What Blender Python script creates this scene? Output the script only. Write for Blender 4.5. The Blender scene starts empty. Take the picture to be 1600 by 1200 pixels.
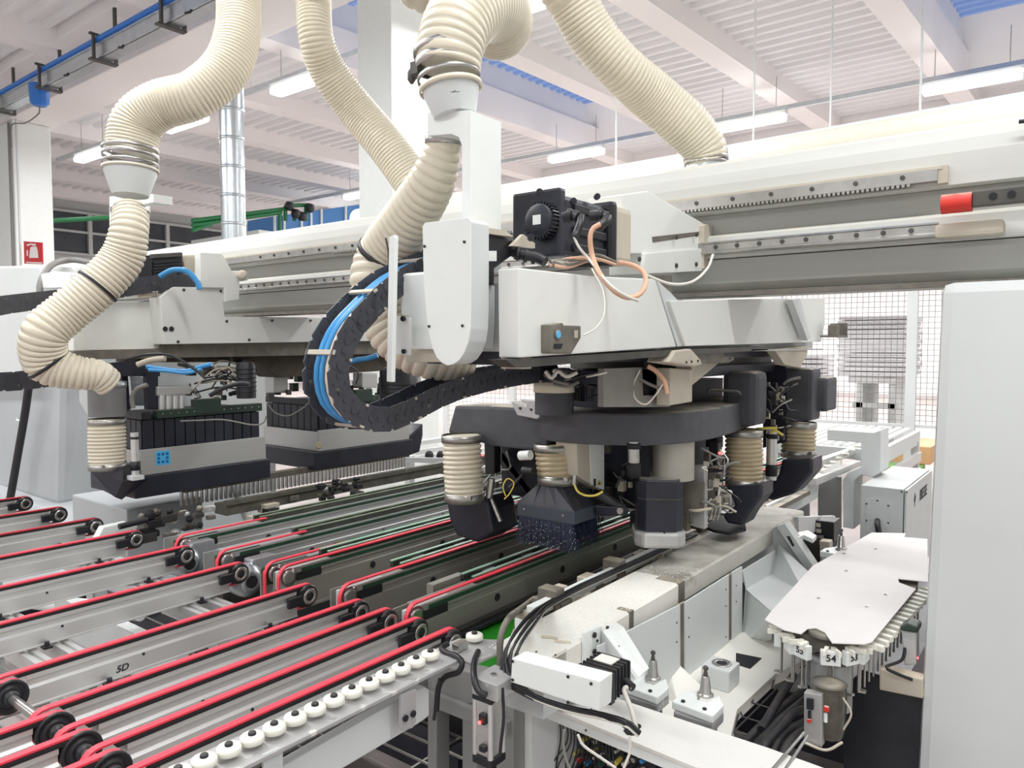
import bpy, bmesh, math, random
from math import pi, sin, cos, radians, atan, sqrt
from mathutils import Vector, Matrix
random.seed(7)
C = bpy.context.scene.collection
# ---------------- camera, world, lights, exposure ----------------
F = 1168.; CZ = 1.75
PIT = atan(60/F); YAW = atan(900/F*cos(PIT))
cd = bpy.data.cameras.new('camera'); cam = bpy.data.objects.new('camera', cd); C.objects.link(cam)
cam.location = (0, 0, CZ); cam.rotation_euler = (pi/2-PIT, 0, YAW)
cd.sensor_width = 36; cd.lens = F/1600*36; cd.clip_start = .02; cd.clip_end = 200
S = bpy.context.scene; S.camera = cam
w = bpy.data.worlds.new('world'); S.world = w; w.use_nodes = True
w.node_tree.nodes['Background'].inputs[0].default_value = (1, .995, .98, 1)
w.node_tree.nodes['Background'].inputs[1].default_value = .52
S.view_settings.view_transform = 'Standard'; S.view_settings.look = 'None'
S.view_settings.gamma = 1; S.view_settings.use_curve_mapping = False
S.view_settings.exposure = 0.4
def lamp(x, y, z, sx, sy, e):
    l = bpy.data.lights.new('hall_light', 'AREA'); l.shape = 'RECTANGLE'; l.size = sx; l.size_y = sy; l.energy = e
    o = bpy.data.objects.new('hall_light', l); o.location = (x, y, z); C.objects.link(o)
for X_ in (-9.5, -4.5, .5):          # rows of tube lights of the hall, also behind the camera
    for Y_ in (-3.5, 1.2, 5.9, 10.9):
        lamp(X_, Y_, 4.9, 3.2, .3, (80 if X_ > 0 else 105)*(.65 if Y_ > 10 else 1))
for X_ in (-22, -15, -8, -2):        # unseen lamps added to brighten the hall beyond the machine
    for Y_ in (14.5, 19, 25):
        lamp(X_, Y_, 4.9, 4, .4, 240)
# ---------------- pixel -> world helper (photo measured at known planes) ----------------
RV = Vector((cos(YAW), sin(YAW), 0)); HV = Vector((-sin(YAW), cos(YAW), 0))
FW = HV*cos(PIT)+Vector((0, 0, -sin(PIT))); UP = HV*sin(PIT)+Vector((0, 0, cos(PIT)))
def at(px, py, X=None, Y=None, Z=None, D=None):
    v = FW+RV*((px-800)/F)-UP*((py-600)/F)
    t = D if D is not None else X/v.x if X is not None else Y/v.y if Y is not None else (Z-CZ)/v.z
    return Vector((v.x*t, v.y*t, CZ+v.z*t))
# ---------------- materials ----------------
def lin(c):
    return tuple((x/12.92 if x <= .04045 else ((x+.055)/1.055)**2.4) for x in [k/255 for k in c])+(1,)
MATS = {}
def mat(n, col, rough=.5, metal=0, var=.06, scale=14, bump=0, dust=None, dustamt=.0, stretch=None, emit=None, es=0, spec=None, trans=0, spots=None):
    m = bpy.data.materials.new(n); m.use_nodes = True; t = m.node_tree; N = t.nodes; L = t.links
    b = N['Principled BSDF']; b.inputs['Roughness'].default_value = rough; b.inputs['Metallic'].default_value = metal
    if spec is not None: b.inputs['Specular IOR Level'].default_value = spec
    c = lin(col)
    tc = N.new('ShaderNodeNewGeometry'); src = tc.outputs['Position']
    if stretch:
        mp = N.new('ShaderNodeMapping'); L.new(src, mp.inputs[0]); mp.inputs['Scale'].default_value = stretch; src = mp.outputs[0]
    nz = N.new('ShaderNodeTexNoise'); nz.inputs['Scale'].default_value = scale; nz.inputs['Detail'].default_value = 5; L.new(src, nz.inputs['Vector'])
    mx = N.new('ShaderNodeMix'); mx.data_type = 'RGBA'
    mx.inputs[6].default_value = tuple(max(0, x*(1-var*2)) for x in c[:3])+(1,); mx.inputs[7].default_value = tuple(min(1, x*(1+var*1.5)) for x in c[:3])+(1,)
    L.new(nz.outputs[0], mx.inputs[0]); out = mx.outputs[2]
    if dust:
        sp = N.new('ShaderNodeSeparateXYZ'); L.new(tc.outputs['Normal'], sp.inputs[0])
        n2 = N.new('ShaderNodeTexNoise'); n2.inputs['Scale'].default_value = 9; n2.inputs['Detail'].default_value = 8; L.new(tc.outputs['Position'], n2.inputs['Vector'])
        mr = N.new('ShaderNodeMapRange'); mr.inputs[1].default_value = .5; mr.inputs[2].default_value = .95; L.new(sp.outputs[2], mr.inputs[0])
        m2 = N.new('ShaderNodeMapRange'); m2.inputs[1].default_value = .3; m2.inputs[2].default_value = .62; m2.inputs[4].default_value = 1; L.new(n2.outputs[0], m2.inputs[0])
        a1 = N.new('ShaderNodeMath'); a1.operation = 'MULTIPLY'; L.new(mr.outputs[0], a1.inputs[0]); L.new(m2.outputs[0], a1.inputs[1])
        a2 = N.new('ShaderNodeMath'); a2.operation = 'MULTIPLY'; L.new(a1.outputs[0], a2.inputs[0]); a2.inputs[1].default_value = dustamt
        x2 = N.new('ShaderNodeMix'); x2.data_type = 'RGBA'; L.new(a2.outputs[0], x2.inputs[0]); L.new(out, x2.inputs[6]); x2.inputs[7].default_value = lin(dust); out = x2.outputs[2]
    if spots:   # (colour, scale, threshold) chips and grime with a shape of their own
        n3 = N.new('ShaderNodeTexNoise'); n3.inputs['Scale'].default_value = spots[1]; n3.inputs['Detail'].default_value = 7; L.new(tc.outputs['Position'], n3.inputs['Vector'])
        m3 = N.new('ShaderNodeMapRange'); m3.inputs[1].default_value = spots[2]; m3.inputs[2].default_value = spots[2]+.08; L.new(n3.outputs[0], m3.inputs[0])
        x3 = N.new('ShaderNodeMix'); x3.data_type = 'RGBA'; L.new(m3.outputs[0], x3.inputs[0]); L.new(out, x3.inputs[6]); x3.inputs[7].default_value = lin(spots[0]); out = x3.outputs[2]
    L.new(out, b.inputs['Base Color'])
    if bump:
        bp = N.new('ShaderNodeBump'); bp.inputs['Strength'].default_value = bump; bp.inputs['Distance'].default_value = .01; L.new(nz.outputs[0], bp.inputs['Height']); L.new(bp.outputs[0], b.inputs['Normal'])
    if emit: b.inputs['Emission Color'].default_value = lin(emit); b.inputs['Emission Strength'].default_value = es
    if trans: b.inputs['Transmission Weight'].default_value = trans
    MATS[n] = m; return m
WHITE = mat('white_paint', (232, 234, 230), .42, var=.03, scale=6, dust=(214, 206, 190), dustamt=.25, spots=((168, 160, 142), 3.2, .68))
CLEAN = mat('clean_white_panel', (238, 242, 239), .35, var=.02)
GREY = mat('machine_grey', (196, 200, 199), .5, var=.04, scale=5, spots=((170, 164, 150), 2.0, .66))
LGREY = mat('light_grey_panel', (214, 218, 217), .45, var=.03, scale=4)
RAILG = mat('rail_grey', (150, 148, 140), .5, .15, var=.15, scale=9, stretch=(1, .3, 1))
BEAML = mat('beam_grey_shaded', (158, 158, 153), .5, var=.06, scale=3, stretch=(.6, 3, 6))  # darker grey: partly its own paint, partly underside shade put into the colour
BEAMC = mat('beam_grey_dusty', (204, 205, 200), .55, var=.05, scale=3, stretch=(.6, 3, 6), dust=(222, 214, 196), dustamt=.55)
BEIGE = mat('dusty_beige_paint', (196, 188, 172), .7, var=.12, scale=7, dust=(226, 214, 190), dustamt=.7)
TAUPE = mat('grimy_taupe_metal', (126, 121, 112), .6, .3, var=.3, scale=16, dust=(200, 190, 170), dustamt=.7)
WALLM = mat('white_wall', (236, 234, 234), .8, var=.02)
CEIL = mat('ceiling_white', (234, 233, 234), .7, var=.03, scale=2)
RIBM = mat('rib_white', (242, 238, 237), .7, var=.02, scale=2)
HOSE = mat('cream_hose', (224, 216, 195), .38, var=.05, scale=20)
HOSE2 = mat('dusty_hose', (198, 182, 150), .42, var=.12, scale=20)
ALU = mat('aluminium', (214, 214, 212), .36, .55, var=.05, scale=30, stretch=(1, .05, 1))
ALU2 = mat('brushed_aluminium', (200, 200, 198), .42, .6, var=.08, scale=60, stretch=(1, .03, 6))
STEEL = mat('steel', (190, 188, 184), .3, .9, var=.15, scale=25)
LEGG = mat('leg_grey', (176, 180, 182), .5, var=.05, scale=3)
BASEG = mat('base_grey', (146, 147, 145), .55, var=.06, scale=6)
BANDM = mat('clamp_steel', (176, 174, 168), .35, .8, var=.2, scale=30)
GALV = mat('galvanised_sheet', (205, 212, 216), .28, .85, var=.1, scale=9)
DSTEEL = mat('dark_steel', (96, 94, 90), .45, .7, var=.25, scale=18)
BLACK = mat('black_plastic', (34, 35, 40), .42, var=.25, scale=22, dust=(120, 114, 104), dustamt=.25)
CHAINM = mat('chain_black', (62, 63, 70), .45, var=.2, scale=30, spots=((130, 126, 118), 40, .66))
NAVY = mat('black_metal', (38, 40, 52), .4, var=.3, scale=12, dust=(110, 106, 98), dustamt=.25)
DUSTBLK = mat('dusty_black_plastic', (80, 81, 86), .6, var=.14, scale=26, dust=(190, 182, 166), dustamt=.95)
RUBBER = mat('rubber', (26, 26, 28), .7, var=.2)
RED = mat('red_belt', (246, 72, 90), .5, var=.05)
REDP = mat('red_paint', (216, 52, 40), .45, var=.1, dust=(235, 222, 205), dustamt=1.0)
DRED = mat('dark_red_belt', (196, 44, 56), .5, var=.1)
GREENS = mat('green_strip', (150, 186, 162), .5, var=.1)
OLIVG = mat('olive_strip', (118, 132, 108), .5, var=.15)
GREEND = mat('green_rail', (38, 74, 54), .5, var=.25, scale=30)
OLIVE = mat('olive_plastic', (44, 62, 52), .5, var=.2, dust=(120, 116, 96), dustamt=.5)
GREENF = mat('green_tray', (30, 132, 24), .5, var=.06)
GREENP = mat('green_pipe', (20, 110, 62), .45)
BLUE = mat('blue_hose', (62, 148, 208), .35, var=.08)
BLUEP = mat('blue_pipe', (42, 116, 204), .4)
BLUEC = mat('blue_cabinet', (84, 142, 206), .5, var=.04)
PINK = mat('peach_cable', (224, 178, 148), .45, var=.1, scale=30)
WCABLE = mat('white_cable', (220, 216, 206), .4)
GCABLE = mat('grey_cable', (128, 126, 122), .5)
BCABLE = mat('black_cable', (34, 34, 38), .4)
YEL = mat('yellow_plastic', (226, 206, 96), .5)
NYLON = mat('white_nylon', (240, 238, 226), .5, var=.04, scale=30)
PLATE = mat('zinc_plate', (190, 190, 190), .4, .4, var=.06, scale=30, spots=((236, 234, 228), 22, .6))
TABLEW = mat('powdery_white_steel', (238, 236, 228), .55, var=.05, scale=8, dust=(240, 238, 230), dustamt=.7, spots=((190, 184, 170), 26, .7))
SPECK = mat('speckled_top', (240, 238, 232), .6, var=.02, spots=((168, 136, 96), 240, .66))
LIDM = mat('magazine_lid_white', (230, 226, 223), .6, var=.03, spots=((206, 196, 184), 14, .7))
FLOORM = mat('red_concrete', (168, 158, 155), .55, var=.1, scale=1.5, spots=((188, 182, 180), 1.2, .6))
FFLOOR = mat('reflection_dust', (214, 208, 206), .7)
DARKW = mat('dark_glazing', (72, 76, 82), .4, var=.3, scale=2)
WOOD = mat('pale_wood', (222, 176, 128), .6)
LGREEN = mat('green_bench', (112, 160, 84), .6)
FILM = mat('stretch_film', (214, 212, 214), .35, var=.14, scale=5, stretch=(1, 1, 9), bump=.6)
SIGNR = mat('sign_red', (214, 16, 34), .4, var=0)
SIGNW = mat('sign_white', (248, 244, 244), .4, var=0)
STKB = mat('sticker_blue', (88, 186, 232), .4, var=0)
STKD = mat('sticker_dark_blue', (30, 104, 176), .4, var=0)
INK = mat('black_ink', (40, 40, 44), .6, var=0)
LED = mat('red_led', (255, 60, 60), .4, emit=(255, 60, 60), es=6)
TUBEL = mat('tube_light', (255, 255, 255), .4, emit=(255, 255, 255), es=9)
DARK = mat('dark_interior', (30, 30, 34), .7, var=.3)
BRISTLE = mat('navy_bristle', (40, 46, 70), .6, var=.5, scale=60)
GLASSB = bpy.data.materials.new('blue_skylight'); GLASSB.use_nodes = True
_t = GLASSB.node_tree; _n = _t.nodes.new('ShaderNodeBsdfTranslucent'); _n.inputs[0].default_value = lin((176, 200, 244)); _t.links.new(_n.outputs[0], _t.nodes['Material Output'].inputs[0])
# ---------------- mesh builder ----------------
class G:
    def __init__(s): s.v = []; s.f = []; s.s = []
    def add(s, vs, fs, sm=False):
        o = len(s.v); s.v += [tuple(v) for v in vs]
        for f in fs: s.f.append([i+o for i in f]); s.s.append(sm)
        return s
    def bm(s, b, sm=False):
        b.verts.index_update(); s.add([v.co for v in b.verts], [[v.index for v in f.verts] for f in b.faces], sm); b.free(); return s
    def box(s, x0, x1, y0, y1, z0, z1, bev=0):
        vs = [(x, y, z) for z in (z0, z1) for y in (y0, y1) for x in (x0, x1)]
        fs = [(0, 2, 3, 1), (4, 5, 7, 6), (0, 1, 5, 4), (2, 6, 7, 3), (0, 4, 6, 2), (1, 3, 7, 5)]
        return s.solid(vs, fs, bev)
    def solid(s, vs, fs, bev=0):
        if not bev: return s.add(vs, fs)
        b = bmesh.new(); q = [b.verts.new(v) for v in vs]
        for f in fs: b.faces.new([q[i] for i in f])
        bmesh.ops.recalc_face_normals(b, faces=b.faces)
        bmesh.ops.bevel(b, geom=list(b.edges), offset=bev, segments=2, affect='EDGES', profile=.6, clamp_overlap=True)
        return s.bm(b)
    def hull(s, a, bpts, bev=0):     # two matching loops
        n = len(a); vs = list(a)+list(bpts)
        fs = [tuple(range(n))[::-1], tuple(range(n, 2*n))]+[(i, (i+1) % n, n+(i+1) % n, n+i) for i in range(n)]
        b = bmesh.new(); q = [b.verts.new(v) for v in vs]
        for f in fs: b.faces.new([q[i] for i in f])
        bmesh.ops.recalc_face_normals(b, faces=b.faces)
        if bev: bmesh.ops.bevel(b, geom=list(b.edges), offset=bev, segments=2, affect='EDGES', profile=.6, clamp_overlap=True)
        return s.bm(b)
    def ex(s, pts, d, bev=0):        # extrude 3D loop by vector
        d = Vector(d); return s.hull([Vector(p) for p in pts], [Vector(p)+d for p in pts], bev)
    def pX(s, pp, X, t, bev=0): return s.ex([at(a, b, X=X) for a, b in pp], (-t, 0, 0), bev)
    def pY(s, pp, Y, t, bev=0): return s.ex([at(a, b, Y=Y) for a, b in pp], (0, t, 0), bev)
    def pZ(s, pp, Z, t, bev=0): return s.ex([at(a, b, Z=Z) for a, b in pp], (0, 0, -t), bev)
    def yz(s, pts, x0, x1, bev=0): return s.ex([(x0, a, b) for a, b in pts], (x1-x0, 0, 0), bev)
    def xz(s, pts, y0, y1, bev=0): return s.ex([(a, y0, b) for a, b in pts], (0, y1-y0, 0), bev)
    def xy(s, pts, z0, z1, bev=0): return s.ex([(a, b, z0) for a, b in pts], (0, 0, z1-z0), bev)
    def lathe(s, prof, c, ax=(0, 0, 1), seg=24, cap=True):
        ax = Vector(ax).normalized(); c = Vector(c)
        u = ax.orthogonal().normalized(); v = ax.cross(u); vs = []; n = len(prof)
        for r, h in prof:
            for k in range(seg):
                a = 2*pi*k/seg; vs.append(c+ax*h+(u*cos(a)+v*sin(a))*r)
        fs = [(i*seg+k, i*seg+(k+1) % seg, (i+1)*seg+(k+1) % seg, (i+1)*seg+k) for i in range(n-1) for k in range(seg)]
        s.add(vs, fs, True)
        if cap: s.add(vs[:seg], [tuple(range(seg))[::-1]]); s.add(vs[-seg:], [tuple(range(seg))])
        return s
    def cyl(s, a, b, r, seg=16, r2=None):
        a = Vector(a); b = Vector(b); L = (b-a).length
        return s.lathe([(r, 0), (r if r2 is None else r2, L)], a, b-a, seg)
    def sweep(s, P, R, seg=10, cap=True):
        n = len(P); T = [(P[min(i+1, n-1)]-P[max(i-1, 0)]).normalized() for i in range(n)]
        u = T[0].orthogonal().normalized(); vs = []
        for i in range(n):
            u = (u-T[i]*u.dot(T[i])).normalized(); v = T[i].cross(u)
            for k in range(seg):
                a = 2*pi*k/seg; vs.append(P[i]+(u*cos(a)+v*sin(a))*R[i])
        s.add(vs, [(i*seg+k, i*seg+(k+1) % seg, (i+1)*seg+(k+1) % seg, (i+1)*seg+k) for i in range(n-1) for k in range(seg)], True)
        if cap: s.add(vs[:seg], [tuple(range(seg))[::-1]]); s.add(vs[-seg:], [tuple(range(seg))])
        return s
    def tube(s, pts, r, seg=8, n=None):
        P, R = spline(pts, [r]*len(pts), n=n or len(pts)*5); return s.sweep(P, R, seg)
    def rod(s, pts, r, seg=6):
        for a, b in zip(pts, pts[1:]): s.cyl(a, b, r, seg)
        return s
    def hose(s, pts, rad, pitch=.012, amp=.09, seg=26):
        P0, _ = spline(pts, rad, n=len(pts)*20); L = sum((b-a).length for a, b in zip(P0, P0[1:]))
        nr = max(4, int(L/pitch)); P, R = spline(pts, rad, n=nr*6)
        k = [1-amp, 1-amp*.15, 1, 1+amp*.12, 1, 1-amp*.15]
        return s.sweep(P, [R[i]*k[i % 6] for i in range(len(R))], seg)
    def ring(s, c, ax, r, w, t=.003, seg=28):   # flat clamp band
        c = Vector(c); ax = Vector(ax).normalized()
        return s.lathe([(r, -w/2), (r+t, -w/2), (r+t, w/2), (r, w/2)], c, ax, seg, False)
    def bolt(s, p, n, r=.006, h=.005):
        p = Vector(p); n = Vector(n).normalized()
        s.cyl(p, p+n*h, r, 10); return s.cyl(p+n*h, p+n*(h+.0012), r*.5, 6)
def spline(pts, rad, n=60):
    P = [Vector(p) for p in pts]; m = len(P)
    if m == 2: P = [P[0], (P[0]*2+P[1])/3, (P[0]+P[1]*2)/3, P[1]]; rad = [rad[0], rad[0], rad[1], rad[1]]; m = 4
    d = []
    for i in range(m-1):
        p0 = P[i-1] if i else P[0]*2-P[1]; p1 = P[i]; p2 = P[i+1]; p3 = P[i+2] if i+2 < m else P[-1]*2-P[-2]
        for k in range(24):
            t = k/24; d.append((.5*((2*p1)+(p2-p0)*t+(2*p0-5*p1+4*p2-p3)*t*t+(3*p1-p0-3*p2+p3)*t**3), rad[i]+(rad[i+1]-rad[i])*t))
    d.append((P[-1], rad[-1])); acc = [0]
    for a, b in zip(d, d[1:]): acc.append(acc[-1]+(b[0]-a[0]).length)
    out = []; R = []; j = 0
    for i in range(n+1):
        g = acc[-1]*i/n
        while j < len(acc)-2 and acc[j+1] < g: j += 1
        t = (g-acc[j])/max(1e-9, acc[j+1]-acc[j]); t = min(1, max(0, t))
        out.append(d[j][0].lerp(d[j+1][0], t)); R.append(d[j][1]+(d[j+1][1]-d[j][1])*t)
    return out, R
def mesh(g, name, m):
    me = bpy.data.meshes.new(name); me.from_pydata(g.v, [], g.f); me.polygons.foreach_set('use_smooth', g.s)
    me.materials.append(m); me.update(); return me
def tag(o, label=None, cat=None, group=None, kind=None):
    if label: o['label'] = label
    if cat: o['category'] = cat
    if group: o['group'] = group
    if kind: o['kind'] = kind
    return o
def obj(name, g, m, parent=None, label=None, cat=None, group=None, kind=None):
    o = bpy.data.objects.new(name, mesh(g, name, m) if isinstance(g, G) else g); C.objects.link(o)
    if parent: o.parent = parent
    return tag(o, label, cat, group, kind)
def thing(name, label=None, cat=None, group=None, kind=None):
    o = bpy.data.objects.new(name, None); o.empty_display_size = .05; C.objects.link(o); return tag(o, label, cat, group, kind)
def textg(txt, origin, right, up, size, m, name, parent, shear=0):
    c = bpy.data.curves.new('t', 'FONT'); c.body = txt; c.size = size; c.extrude = .0006; c.align_x = 'CENTER'; c.align_y = 'CENTER'; c.offset = size*.012
    t = bpy.data.objects.new('t', c); me = bpy.data.meshes.new_from_object(t); bpy.data.objects.remove(t)
    r = Vector(right).normalized(); u = Vector(up).normalized(); n = r.cross(u); M = Matrix.Translation(Vector(origin)) @ Matrix((r, u, n)).transposed().to_4x4()
    me.transform(M); me.materials.clear(); me.materials.append(m); me.name = name
    o = bpy.data.objects.new(name, me); C.objects.link(o); o.parent = parent; return o
X1 = Vector((1, 0, 0)); Y1 = Vector((0, 1, 0)); Z1 = Vector((0, 0, 1))
# ================= SETTING =================
obj('floor', G().box(-30, 6, -4, 30, -.1, 0), FLOORM, kind='structure')
ce = thing('ceiling', kind='structure')
def rx(x0, y): return x0+.055*(y-8)
ribs = [-22.9, -20.8, -18.7, -16.6, -14.6, -12.45, -10.4, -8.1, -6.1, -4.05, -1.95, .15]
for x in ribs:
    g = G(); a = .165
    ya, yb = -4, 14.2
    g.hull([(rx(x, ya)-a, ya, 5.5), (rx(x, ya)+a, ya, 5.5), (rx(x, ya)+a*1.25, ya, 5.95), (rx(x, ya)-a*1.25, ya, 5.95)],
           [(rx(x, yb)-a, yb, 5.5), (rx(x, yb)+a, yb, 5.5), (rx(x, yb)+a*1.25, yb, 5.95), (rx(x, yb)-a*1.25, yb, 5.95)])
    obj('roof_beam', g, RIBM, ce)
def sheet(x0, x1, ya, yb, z, pit=.235, dep=.055):
    vs = []; fs = []; y = ya; prof = []
    while y < yb:
        for dy, dz in ((0, 0), (.075, 0), (.105, dep), (.2, dep)): prof.append((y+dy, z+dz))
        y += pit
    for yy, zz in prof: vs += [(rx(x0, yy), yy, zz), (rx(x1, yy), yy, zz)]
    for i in range(len(prof)-1): fs.append((2*i, 2*i+1, 2*i+3, 2*i+2))
    return G().add(vs, fs)
for x0, x1 in zip(ribs, ribs[1:]):
    sky = x0 in (-8.1, -1.95)
    if sky:
        ye = 12.3
        obj('roof_sheet', sheet(x0+.1, x1-.1, ye+.7, 14.2, 5.72), CEIL, ce)
        g = G(); f = lambda x, y, z: (rx(x, y), y, z)
        g.add([f(x0+.12, -4, 5.6), f(x0+.12, ye+.7, 5.6), f(x0+.16, ye, 6.35), f(x0+.16, -4, 6.35)], [(0, 1, 2, 3)])
        g.add([f(x1-.12, -4, 5.6), f(x1-.12, ye+.9, 5.6), f(x1-.75, ye, 6.35), f(x1-.75, -4, 6.35)], [(3, 2, 1, 0)])
        g.add([f(x0+.12, ye+.7, 5.6), f(x1-.12, ye+.7, 5.6), f(x1-.75, ye, 6.35), f(x0+.16, ye, 6.35)], [(0, 1, 2, 3)])
        obj('skylight_shaft', g, CEIL, ce)
        obj('skylight_pane', sheet(x0+.14, x1-.7, -4, ye+.1, 6.32, .2, .05), GLASSB, ce, label='blue translucent skylight sheet')
    else:
        obj('roof_sheet', sheet(x0+.1, x1-.1, -4, 14.2, 5.72), CEIL, ce)
# transverse beams
obj('roof_beam', G().box(-24, 3, 4.55, 5.2, 5.25, 5.95, .02), RIBM, ce)
obj('roof_beam', G().box(-24, 3, 4.15, 4.62, 5.62, 5.95, .02), RIBM, ce)
obj('roof_beam', G().box(-24, 3, 14.0, 14.5, 5.15, 5.95, .02), RIBM, ce)
# far roof beyond the transverse beam
obj('roof_sheet', G().box(-30, 6, 14.5, 30, 5.9, 6.0), CEIL, ce)
obj('roof_sheet', G().box(-30, -22.9, -4, 14.5, 5.9, 6.0), CEIL, ce)
# walls
obj('wall_far', G().box(-30, 6, 29.6, 30, 0, 6), WALLM, kind='structure')
obj('wall_left', G().box(-30, -29.6, -4, 30, 0, 6), WALLM, kind='structure')
w1 = thing('window_1', kind='structure')
obj('glazing', G().box(-22.1, -22, 5, 16, 4.3, 5.35), DARKW, w1)
g = G()
for y in (5, 7.2, 9.4, 11.6, 13.8, 16): g.box(-22, -21.9, y-.05, y+.05, 4.25, 5.4)
for z in (4.25, 4.85, 5.38): g.box(-22, -21.92, 5, 16, z-.03, z+.03)
obj('window_frame', g, GREY, w1)
obj('wall_inner', G().box(-22.3, -22.1, 4, 17, 3.4, 5.9), GREY, kind='structure')
# columns
obj('column', G().box(-14.5, -13.3, 4.60, 5.15, 0, 5.25, .03), CLEAN, label='white square building column at the far left under the cable tray beam', cat='column')
g = G(); g.box(-5.93, -5.44, 5.15, 5.8, 0, 5.26, .015)
obj('column', g, CLEAN, label='tall white concrete column behind the large elbow hose in the middle', cat='column')
t = thing('extinguisher_sign', 'red fire extinguisher sign mounted on the far left column', 'sign')
A = lambda px, py: at(px, py, X=None, Y=4.6)
g = G(); g.pY([(38, 377), (67, 379), (68, 413), (39, 412)], 4.6, -.01); obj('sign_board', g, SIGNR, t)
g = G(); g.pY([(48, 386), (57, 385), (59, 391), (60, 403), (46, 403), (47, 392)], 4.588, -.004); g.pY([(50, 381), (56, 381), (56, 384), (50, 384)], 4.588, -.004)
g.pY([(42, 391), (44, 391), (44, 400), (42, 400)], 4.588, -.004); g.pY([(42, 382), (50, 380), (50, 382), (43, 385)], 4.588, -.004); g.pY([(41, 409), (66, 410), (66, 412), (41, 411)], 4.588, -.004)
obj('pictogram', g, SIGNW, t)
# conduit pipes on left column
for i, (px, lb) in enumerate([(17, 'thin dark conduit pipe running down the far left column'), (29, 'pale grey conduit pipe running down the far left column')]):
    p = at(px, 300, Y=4.57); obj('conduit_pipe', G().cyl((p.x, 4.57, 0), (p.x, 4.57, 5.2), .02, 8), GCABLE if i == 0 else LGREY, label=lb, cat='pipe')
# cable tray with blue pipe
t = thing('cable_tray', 'galvanised cable tray with brackets running along the upper left beam', 'tray')
g = G(); g.box(-13.6, -6.3, 4.0, 4.01, 5.0, 5.165); g.box(-13.6, -6.3, 4.0, 4.14, 5.0, 5.01); g.box(-13.6, -6.3, 3.985, 4.0, 5.0, 5.012); g.box(-13.6, -6.3, 3.985, 4.0, 5.155, 5.165)
obj('trough', g, GALV, t)
for x in (-12.0, -10.48, -8.98, -7.48, -6.4):
    g = G(); g.box(x-.02, x+.02, 3.9, 4.2, 5.245, 5.265); g.box(x-.02, x+.02, 3.93, 3.955, 4.99, 5.25); g.box(x-.05, x+.03, 3.9, 4.2, 4.965, 4.985); g.box(x-.02, x+.02, 4.17, 4.2, 4.98, 5.64); obj('bracket', g, DSTEEL, t)
for px, py in ((108, 118), (194, 75), (300, 20)): p = at(px, py, Y=4.0); obj('hook', G().rod([(p.x-.1, 3.99, 5.0), (p.x, 3.98, p.z), (p.x+.03, 3.98, 4.99)], .014, 6), BLACK, t)
obj('blue_pipe', G().cyl((-13.6, 3.99, 5.207), (-6.3, 3.99, 5.207), .032, 10), BLUEP, label='blue compressed air pipe lying on the cable tray', cat='pipe')
obj('reel_box', G().lathe([(.07, 0), (.11, .04), (.12, .25), (.12, .27)], at(62, 166, Y=4.05)-Vector((0, 0, 0)), Z1, 12), BLUEP, label='small blue drum hanging below the cable tray at upper left', cat='reel')
obj('cable', G().tube([at(62, 166, Y=4.05), at(60, 178, Y=4.05), at(40, 192, Y=4.3), at(18, 196, Y=4.5), at(18, 230, Y=4.56)], .010, 6), GCABLE, label='grey cable looping from the blue drum to the left column', cat='cable')
# lights
def lightbar(n, xs, y, z, labels):
    for x, lb in zip(xs, labels):
        t = thing('ceiling_light', lb, 'light', 'hanging tube lights'); L = .55
        obj('housing', G().box(x-L, x+L, y-.07, y+.07, z+.04, z+.09), CLEAN, t)
        obj('tube', G().box(x-L+.02, x+L-.02, y-.09, y+.09, z-.05, z+.04, .03), TUBEL, t)
        obj('hanger', G().cyl((x-L+.15, y, z+.09), (x-L+.15, y, 5.6), .006, 5).cyl((x+L-.15, y, z+.09), (x+L-.15, y, 5.6), .006, 5), STEEL, t)
lightbar(0, [-13.6, -10.6, -7.85], 5.9, 5.0, ['glowing tube light beside the far left column', 'glowing tube light behind the upper left hose', 'glowing tube light left of the middle hanging hose'])
lightbar(0, [-12.5, -7.05, -4.05, -1.25], 10.95, 5.0, ['glowing tube light above the blue cabinets', 'glowing tube light right of the vertical duct post above the black motor', 'glowing tube light just right of the right hose end', 'glowing tube light at the far upper right'])
lightbar(0, [-4.2], 5.9, 5.0, ['glowing tube light at the top edge beside the big elbow hose'])
for y, lb in ((5.9, 'thin conduit rail carrying the near row of tube lights'), (10.95, 'thin conduit rail carrying the far row of tube lights')):
    obj('light_rail', G().box(-15, 2.5, y-.03, y+.03, 5.1, 5.16), GALV, label=lb, cat='rail')
# suspended cables over the far duct
for i, px in enumerate([1298, 1438, 963, 1178]):
    p = at(px, 160+i, Y=8.2)
    obj('hanger_rod', G().cyl((p.x, 8.2, 3.2), (p.x, 8.2, 5.78), .012, 6), CLEAN, label='white hanger rod above the far duct, ' + ['above the toothed rack', 'above the red bumper', 'above the black motor', 'right of the hose clamp'][i], cat='rod')
# beige horizontal duct and white pipe behind the gantry
g = G(); P0 = at(560, 345, Y=7.4); P1_ = at(1680, 172, Y=7.4)
n = 90; P = [P0.lerp(P1_, i/n) for i in range(n+1)]
P1_ = P0.lerp(P1_, 1.6); g.hose([P0, P0.lerp(P1_, .5), P1_], [.17, .17, .17], .09, .02, 20)
obj('fabric_duct', g, mat('pale_duct', (222, 214, 198), .6, var=.04), label='long pale corrugated duct running behind the gantry beam', cat='duct')
g = G(); g.cyl(at(700, 316, Y=7.9), at(700, 316, Y=7.9).lerp(at(1700, 142, Y=7.9), 1.6), .09, 14); obj('white_pipe', g, CLEAN, label='white pipe running just above the pale far duct', cat='pipe')
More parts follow.
